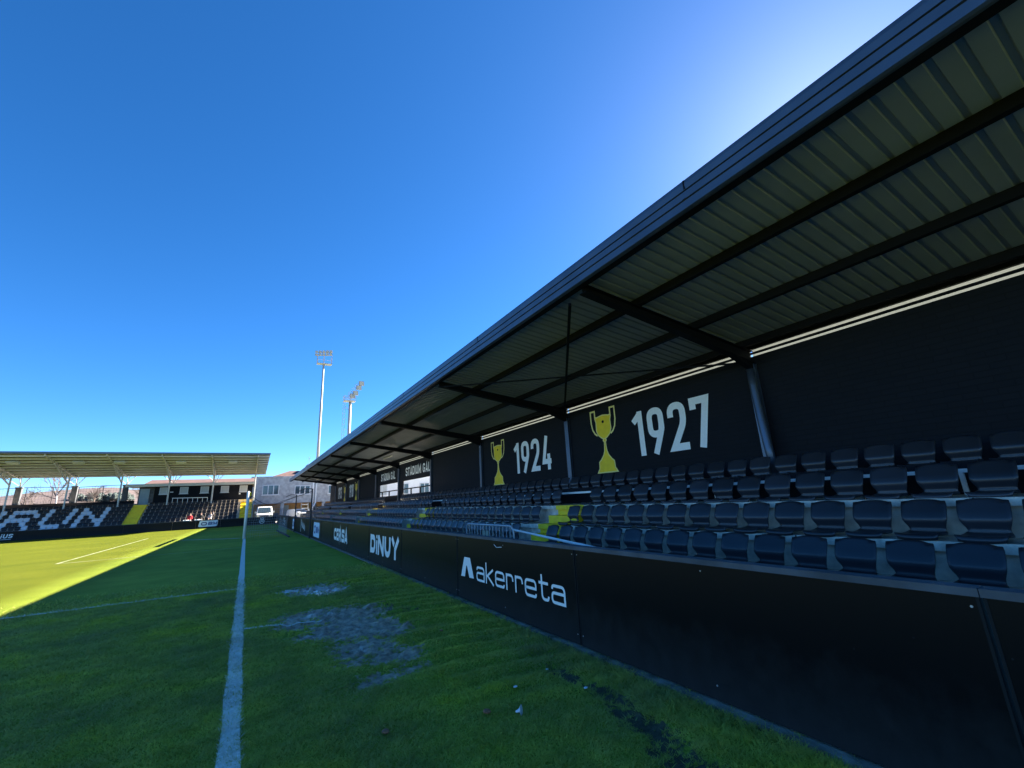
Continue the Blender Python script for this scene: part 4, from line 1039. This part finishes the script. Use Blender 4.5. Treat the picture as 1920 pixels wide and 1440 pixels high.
# ================================================================ changing-room building behind the far stand
B = empty('low_building', (-5, 66, 0)); tag(B, 'low black-walled building with tiled roof and small white windows under the far canopy', 'building')
mb = MB(); mb.box(-8.95, .42, 63.0, 69, 0, 4.64); mb.build('wall', 'wall', B)
mb = MB(); mb.box(-10.4, -9.05, 63.35, 69, 0, 4.62); mb.build('side_wing', 'concrete_dark', B)
mb = MB(); mb.prism_x([(62.3, 4.64), (62.3, 4.92), (66.5, 5.60), (70, 5.2), (70, 4.64)], -9.9, .62); rf = mb.build('roof', 'tile', B)
mb = MB(); mb.box(-11.4, .78, 62.16, 62.30, 4.62, 4.92); mb.box(-11.4, -9.9, 62.3, 66.0, 4.66, 4.86); mb.build('eave', 'steel_white', B)
for n, (a, b_, fr) in enumerate(((-8.55, -7.85, 0), (-6.72, -5.95, 0), (-4.8, -4.0, 0), (-2.82, -2.02, 1), (-.93, -.12, 1))):
    mb = MB(); z0, z1 = 3.78, 4.54
    mb.box(a, b_, 62.93, 62.99, z0, z0+.07); mb.box(a, b_, 62.93, 62.99, z1-.06, z1); mb.box(a, a+.06, 62.93, 62.99, z0+.07, z1-.06); mb.box(b_-.06, b_, 62.93, 62.99, z0+.07, z1-.06)
    wnd = mb.build('window', 'frame_white', B)
    mb = MB(); mb.box(a+.06, b_-.06, 62.955, 62.985, z0+.07, z1-.06); mb.build('blind', 'shutter', wnd)
    mb = MB(); mb.box(a-.06, b_+.06, 62.88, 62.94, z0-.05, z0); mb.build('sill', 'frame_white', wnd)
mb = MB(); mb.box(-10.28, -9.45, 63.27, 63.34, 2.55, 4.45); d_ = mb.build('door', 'door', B)
mb = MB(); mb.box(-9.55, -9.5, 63.22, 63.27, 3.4, 3.5); mb.build('handle', 'steel_grey', d_)
mb = MB(); mb.box(-.95, -.78, 62.75, 62.98, 3.5, 3.66); mb.build('wall_lamp', 'frame_white', B)
mb = MB(); mb.box(-7.6, -7.3, 62.96, 62.99, 3.95, 4.05); mb.build('plaque', 'frame_white', B)

# left rear mesh fence
e = empty('mesh_fence', (-22, 64, 0)); tag(e, 'thin wire mesh fence with dark top rope behind the far grandstand', 'fence')
pts = [(-34+i*.8, 63.9, 4.88-.05*math.sin(i*.9)+(.25*max(0, (i-26)/3.))*.5) for i in range(29)]
mb = MB(); mb.tube(pts, .03, 5); mb.build('top_rope', 'rope', e)
for i in range(0, 12): x = -33+i*1.95; mb = MB(); mb.bar((x, 63.9, 2.5), (x, 63.9, 4.86), .05, .05); mb.build('fence_post', 'rope', e)
mb = MB()
for i in range(int(22.8/.22)): x = -34+i*.22; mb.bar((x, 63.9, 3.0), (x, 63.9, 4.84), .009, .009)
for j in range(9): mb.bar((-34, 63.9, 3.1+j*.22), (-11.4, 63.9, 3.1+j*.22), .009, .009)
mb.build('wire_mesh', 'rope', e)

# ================================================================ grey building at the end
GB = empty('stone_building', (6, 80, 0)); tag(GB, 'grey stone-clad building with wide white windows and orange ground floor beyond the corner', 'building')
mb = MB(); mb.box(.2, 12.6, 74, 86, 2.36, 6.28); mb.build('upper_wall', 'stone', GB)
mb = MB(); mb.box(.4, 12.5, 76.2, 86, 0, 2.355); mb.build('ground_floor_wall', 'orange', GB)
for x in (.3, 4.25, 9.9, 12.1): mb = MB(); mb.box(x, x+.45, 74.02, 74.5, 0, 2.355); mb.build('pillar', 'stone', GB)
mb = MB(); mb.box(4.9, 5.5, 76.12, 76.19, 0, 2.1); mb.build('door', 'shutter', GB)
mb = MB(); mb.box(3.4, 4.2, 76.12, 76.19, .2, 1.0); mb.box(6.1, 7.4, 76.1, 76.19, .5, .8); mb.build('dark_panel', 'concrete_dark', GB)
def bigwin(x0, x1, z0, z1, par, Y=74, n=3):
    mb = MB(); mb.box(x0, x1, Y-.08, Y-.005, z0, z0+.09); mb.box(x0, x1, Y-.08, Y-.005, z1-.09, z1)
    for k in range(n+1): x = x0+(x1-x0-.1)*k/n; mb.box(x, x+.1, Y-.082, Y-.005, z0+.09, z1-.09)
    wd = mb.build('window', 'frame_white', par)
    mb = MB(); mb.box(x0+.05, x1-.05, Y-.03, Y-.01, z0+.09, z1-.09); mb.build('pane', 'glass', wd)
    mb = MB(); mb.box(x0-.1, x1+.1, Y-.16, Y-.083, z0-.08, z0); mb.build('sill', 'frame_white', wd)
bigwin(1.72, 3.9, 3.62, 5.05, GB); bigwin(5.95, 8.1, 3.55, 4.85, GB); bigwin(10.6, 12.4, 3.5, 4.8, GB)
mb = MB(); mb.v = [(2.9, 74.3, 6.3), (12.6, 74.3, 6.3), (12.6, 84, 6.3), (2.9, 84, 6.3), (5.3, 77.5, 7.3), (11, 77.5, 7.3), (11, 81, 7.3), (5.3, 81, 7.3)]
mb.f = [(0,1,5,4), (1,2,6,5), (2,3,7,6), (3,0,4,7), (4,5,6,7), (3,2,1,0)]; mb.mi = [0]*6; mb.build('roof', 'tile', GB)
mb = MB(); mb.box(7.7, 10.4, 76, 79, 6.9, 8.2); ch = mb.build('stair_head', 'stone', GB)
mb = MB(); mb.tube([(7.9, 76.2, 8.2), (7.9, 76.2, 9.4)], .03, 5); mb.bar((7.6, 76.2, 9.2), (8.2, 76.2, 9.2), .03); mb.bar((7.7, 76.2, 8.95), (8.1, 76.2, 8.95), .03); mb.build('antenna', 'steel_grey', ch)
mb = MB(); mb.tube([(8.9, 73.8, 6.0), (8.9, 73.8, 2.3), (8.75, 73.6, 2.0), (8.6, 73.4, 1.7)], .11, 8); mb.build('downpipe', 'frame_white', GB)
mb = MB(); mb.box(8.4, 8.6, 73.9, 73.99, .0, 5.6); mb.build('corner_strip', 'pale', GB)
# pale building behind the right-hand stand (seen through its windows)
PB = empty('pale_building', (24, 80, 0)); tag(PB, 'pale rendered building with windows seen through the glazing of the right-hand stand', 'building')
mb = MB(); mb.box(13.2, 40, 73, 86, 0, 8.5); mb.build('wall', 'pale', PB)
for k in range(7):
    x0 = 14.2+k*3.6; mb = MB(); z0, z1 = (3.0, 4.6)
    for q in (0, .8, 1.6): mb.box(x0+q, x0+q+.12, 72.9, 72.99, z0, z1)
    mb.box(x0, x0+1.72, 72.9, 72.99, z1, z1+.1); mb.box(x0, x0+1.72, 72.88, 72.99, z0-.1, z0)
    wd = mb.build('window', 'frame_white', PB); mb = MB(); mb.box(x0+.12, x0+1.6, 72.95, 72.995, z0, z1); mb.build('pane', 'shutter' if k % 3 == 1 else 'glass', wd)

# ================================================================ vehicles
def vehicle(name, x, y, W, L_, H, hood, lb, cat, rot=0):
    e = empty(name, (x, y, 0)); tag(e, lb, cat)
    # front faces -y. profile in (y,z)
    pr = [(0, .35), (-.02, .75), (.08, .98), (hood, 1.12), (hood+.62, H-.12), (hood+.85, H), (L_-.15, H-.02), (L_, H-.25), (L_, .35)]
    b = bmesh.new(); vs0 = []; n = len(pr)
    rings = []
    for s_, ins in ((-1, .10), (-.93, .0), (.93, .0), (1, .10)):
        ring = []
        for (yy_, zz) in pr:
            tap = .13*max(0, (zz-1.1)/(H-1.1)) if H > 1.1 else 0
            ring.append(b.verts.new((s_*W/2*(1-tap) , yy_+(ins if yy_ < L_/2 else -ins), zz-(ins*.4 if zz > 1 else 0))))
        rings.append(ring)
    for a_, c_ in zip(rings[:-1], rings[1:]):
        for i in range(n): j = (i+1) % n; b.faces.new((a_[i], a_[j], c_[j], c_[i]))
    b.faces.new(rings[0][::-1]); b.faces.new(rings[-1]); bmesh.ops.recalc_face_normals(b, faces=b.faces)
    me = bpy.data.meshes.new('body'); b.to_mesh(me); b.free(); me.materials.append(M['car_white']); me.polygons.foreach_set('use_smooth', [True]*len(me.polygons))
    o = bpy.data.objects.new('body', me); COL.objects.link(o); o.parent = e; md = o.modifiers.new('bevel', 'BEVEL'); md.width = .05; md.segments = 3
    def part(nm, mb, mt): q = mb.build(nm, mt); q.parent = e; return q
    mb = MB(); w2 = W/2; mb.face([(-w2*.80, hood+.03, 1.17), (w2*.80, hood+.03, 1.17), (w2*.72, hood+.60, H-.14), (-w2*.72, hood+.60, H-.14)])
    for v in range(4): mb.v[v] = (mb.v[v][0], mb.v[v][1]-.04, mb.v[v][2]+.02)
    part('windscreen', mb, 'glass')
    for s_ in (-1, 1):
        mb = MB(); mb.box(s_*w2*.90-.18, s_*w2*.90+.08, -.06, .02, .72, .90); part('headlight', mb, 'lamp')
        mb = MB(); mb.tube([(s_*w2*.95, hood+.2, 1.25), (s_*(w2+.12), hood+.12, 1.28)], .02, 5); mb.box(s_*(w2+.12)-.07, s_*(w2+.12)+.07, hood+.06, hood+.13, 1.16, 1.42); part('mirror', mb, 'car_white')
        for yy_ in (.75, L_-.8):
            mb = MB(); mb.tube([(s_*(w2-.2), yy_, .32), (s_*(w2+.0), yy_, .32)], .32, 18); wh = part('wheel', mb, 'rubber')
            mb = MB(); mb.tube([(s_*(w2-.01), yy_, .32), (s_*(w2+.012), yy_, .32)], .19, 14); q = mb.build('rim', 'steel_grey'); q.parent = wh
    mb = MB(); mb.box(-w2*.5, w2*.5, -.05, .01, .60, .84); part('grille', mb, 'concrete_dark')
    e.rotation_euler = (0, 0, rot); return e
vehicle('white_van', 2.12, 68, 1.92, 4.6, 1.98, .55, 'white van facing the pitch behind the corner boards', 'van')
vehicle('parked_car', 7.1, 69.5, 1.75, 4.1, 1.45, .95, 'white parked car beyond the boards under the stone building', 'car', R(18))
e = empty('equipment_rack', (6.9, 67.5, 0)); tag(e, 'grey slatted equipment rack standing before the stone building', 'rack')
mb = MB()
for x in (6.4, 7.25): mb.box(x, x+.06, 67.4, 67.46, 0, 2.2); mb.box(x, x+.06, 67.9, 67.96, 0, 2.2)
mb.build('frame', 'steel_grey', e)
for z in (.5, .95, 1.45, 1.95): mb = MB(); mb.box(6.47, 7.24, 67.42, 67.94, z, z+.1); mb.build('shelf', 'pale' if z > 1 else 'concrete_dark', e)

# ================================================================ floodlight masts
def mast(x, y, H, r0, r1, lb, headkind, ladder=False):
    e = empty('floodlight_mast', (x, y, 0)); tag(e, lb, 'floodlight', 'floodlight masts beyond the stand')
    mb = MB(); mb.tube([(x, y, 0), (x, y, H)], [r0, r1], 14); mb.build('pole', 'pole', e, smooth=True)
    mb = MB()
    if headkind == 0:
        mb.box(x-1.05, x+1.25, y-.5, y+.5, H, H+.10)
        for dx in (-1.0, 0, 1.2):
            for dy in (-.45, .45): mb.bar((x+dx, y+dy, H+.1), (x+dx, y+dy, H+1.5), .07)
        mb.bar((x-1.0, y-.45, H+.65), (x+1.2, y-.45, H+.65), .05); mb.bar((x-1.3, y-.45, H+1.25), (x+1.25, y-.45, H+1.6), .08); mb.bar((x-1.3, y-.45, H+1.75), (x+1.25, y-.45, H+2.1), .08)
        mb.build('platform', 'pole', e)
        for r_ in range(2):
            for k in range(5):
                px, pz = x-1.25+k*.55, H+1.38+r_*.5+k*.09
                b = MB(); b.prism_x([(y-.75, pz-.20), (y-.62, pz+.20), (y-.4, pz+.12), (y-.5, pz-.16)], px-.21, px+.21); l = b.build('lamp_housing', 'pole', e)
                b = MB(); b.face([(px-.17, y-.76, pz-.16), (px+.17, y-.76, pz-.16), (px+.17, y-.645, pz+.17), (px-.17, y-.645, pz+.17)]); b.build('lens', 'lamp', l, fix=False)
    else:
        mb.box(x-1.1, x+.75, y-.6, y+.6, H, H+.12)
        for z_ in (.45, .85): 
            mb.bar((x-1.1, y-.6, H+z_), (x+.75, y-.6, H+z_), .06); mb.bar((x-1.1, y+.6, H+z_), (x+.75, y+.6, H+z_), .06); mb.bar((x-1.1, y-.6, H+z_), (x-1.1, y+.6, H+z_), .06)
        for dx in (-1.1, -.2, .75): mb.bar((x+dx, y-.6, H+.1), (x+dx, y-.6, H+.9), .06)
        mb.bar((x-.1, y, H+.1), (x+1.5, y, H+3.4), .12); mb.bar((x-.4, y, H+.8), (x+.9, y, H+2.6), .06)
        for k in range(3): mb.tube([(x-.3+.5*k, y, H+1.1+.7*k), (x-.35+.5*k, y, H+1.6+.7*k), (x+.2+.5*k, y, H+1.9+.7*k)], .035, 5)
        mb.build('platform', 'pole', e)
        for (dx, dz) in ((.75, 1.5), (1.25, 2.5), (.25, 1.0), (1.65, 3.3)):
            px, pz = x+dx, H+dz
            b = MB(); b.prism_x([(y-.55, pz-.42), (y-.30, pz+.40), (y+.05, pz+.25), (y-.15, pz-.36)], px-.42, px+.42); l = b.build('lamp_housing', 'pole', e)
            b = MB(); b.face([(px-.34, y-.56, pz-.34), (px+.34, y-.56, pz-.34), (px+.34, y-.345, pz+.33), (px-.34, y-.345, pz+.33)]); b.build('lens', 'lamp', l, fix=False)
    if ladder:
        mb = MB(); lx = x-.95
        for s_ in (-.16, .16): mb.bar((lx+s_, y, 2), (lx+s_+.0, y, H), .05)
        for k in range(int((H-2)/.9)): mb.bar((lx-.16, y, 2+k*.9), (lx+.16, y, 2+k*.9), .04); mb.bar((lx+.16, y, 2.1+k*.9), (x-r0*.8, y, 2.1+k*.9), .03) if k % 2 else None
        mb.bar((lx+.1, y, H-.8), (x, y, H-1.6), .05); mb.build('ladder', 'pole', e)
mast(8.98, 75, 24.6, .26, .14, 'tall slim grey floodlight mast with two rows of lamps, left of the pair', 0)
mast(13.5, 75, 18.5, .30, .22, 'shorter floodlight mast with side ladder and tilted lamps, right of the pair', 1, True)

# ================================================================ trees, hills and houses beyond
def bare_tree(x, y, H, lb, mt, seed, spread=.5, tr=.10):
    rg = random.Random(seed); e = empty('bare_tree', (x, y, 0)); tag(e, lb, 'tree', 'leafless trees beyond the far grandstand')
    tk = MB(); br_ = MB()
    top = Vector((x+rg.uniform(-.4, .8), y, H*.72)); mid = Vector((x+rg.uniform(-.3, .3), y, H*.4))
    tk.tube([(x, y, 0), tuple(mid), tuple(top)], [tr, tr*.75, tr*.35], 7); tk.build('trunk', mt, e, smooth=True)
    def grow(p, d, L_, r, lev):
        q = p+d*L_; md_ = p+d*L_*.5+Vector((rg.uniform(-.1, .1), rg.uniform(-.1, .1), 0))*L_
        br_.tube([tuple(p), tuple(md_), tuple(q)], [r, r*.8, r*.55], 4, cap=False)
        if lev == 0: return
        for k in range(rg.choice((3, 4, 4))):
            t = rg.uniform(.35, 1); nd = (d+Vector((rg.uniform(-1, 1), rg.uniform(-1, 1), rg.uniform(-.45, .6)))*.75).normalized()
            grow(p+d*L_*t, nd, L_*rg.uniform(.5, .75), r*.55, lev-1)
    for k in range(9):
        t = rg.uniform(.35, 1); p = mid.lerp(top, t) if t > .5 else Vector((x, y, 0)).lerp(mid, .6+t*.4)
        d = Vector((rg.uniform(-1, 1), rg.uniform(-1, 1), rg.uniform(.3, 1.1))).normalized(); grow(p, d, H*rg.uniform(.16, .26)*(1+spread*.3), tr*.35, 3)
    br_.build('branches', 'bark', e, fix=False)
bare_tree(-20.2, 76, 6.9, 'leafless birch with a pale trunk behind the far grandstand', 'birch', 3, .9, .13)
bare_tree(-17.9, 80, 5.9, 'small bare brown tree right of the birch', 'bark', 5, .5, .10)
bare_tree(-24.5, 82, 5.2, 'bare brown tree left of the birch', 'bark', 8)
for n, (x, s, lb) in enumerate(((-10.6, 11, 'bare treetop above the left end of the tiled roof'), (-8.2, 12, 'bare treetop above the tiled roof, second from left'), (-5.9, 13, 'bare treetop above the middle of the tiled roof'), (-3.5, 14, 'bare treetop above the right part of the tiled roof'))):
    bare_tree(x*1.35, 90, 6.2+.2*math.sin(n*2), lb, 'bark', s)
# hill
nxh, nyh = 90, 14; mb = MB()
for j in range(nyh):
    for i in range(nxh):
        x = -260+i*3.6; y = 120+j*22; t = j/(nyh-1)
        prof_ = 15.5*math.exp(-((x+98)/42)**2)+11.0*math.exp(-((x+55)/40)**2)*.9+6*math.exp(-((x+190)/50)**2)+1.5
        z = prof_*min(1, t*1.1)**1.0*1.0+1.2*noise.noise(Vector((x*.07, y*.05, 0)))*t+.8*noise.noise(Vector((x*.3, y*.2, 0)))*t
        mb.v.append((x, y, z-.4*(1-t)))
for j in range(nyh-1):
    for i in range(nxh-1): a = j*nxh+i; mb.f.append((a, a+1, a+nxh+1, a+nxh)); mb.mi.append(0)
h = mb.build('hills', 'hill', smooth=True); tag(h, kind='structure')
for n, (x, y, z, s, lb) in enumerate(((-82, 240, 7.2, 1.0, 'small orange-roofed house on the hill, nearest the left edge'), (-71, 235, 6.2, .9, 'small pale house on the hillside seen between posts'), (-63, 238, 7.8, 1.1, 'small house with brown roof higher on the hill'), (-75, 300, 11.0, 1.0, 'tiny house near the hilltop'))):
    s *= .62; y += 50; x *= 1.2; z *= 1.15; e = empty('hill_house', (x, y, z)); tag(e, lb, 'house', 'houses on the distant hill')
    mb = MB(); mb.box(x-3*s, x+3*s, y-2, y+2, z-2.5, z+2.0*s); mb.build('wall', 'wood_pale', e)
    mb = MB(); mb.prism_x([(y-2.4, z+2.0*s), (y, z+3.2*s), (y+2.4, z+2.0*s)], x-3.3*s, x+3.3*s); mb.build('roof', 'tile', e)
mb = MB(); rg = random.Random(4)
for k in range(60):
    x = rg.uniform(-66, -46); y = rg.uniform(250, 270); b0 = 9.0+rg.uniform(0, .6); hh = rg.uniform(1.6, 3.0); r_ = rg.uniform(.8, 1.6)
    for q in range(26):
        a = rg.uniform(0, 6.28); rr = r_*math.sqrt(rg.random()); zz = b0+hh*rg.random(); s = .55
        c = Vector((x+rr*math.cos(a)*(1-.6*(zz-b0)/hh), y+rr*math.sin(a), zz)); mb.tube([tuple(c-Vector((0, 0, s))), tuple(c), tuple(c+Vector((0, 0, s)))], [.1, s, .1], 5)
tag(mb.build('distant_wood', 'conifer', fix=False), 'dark distant wood on the ridge seen below the far canopy', 'wood', kind='stuff')
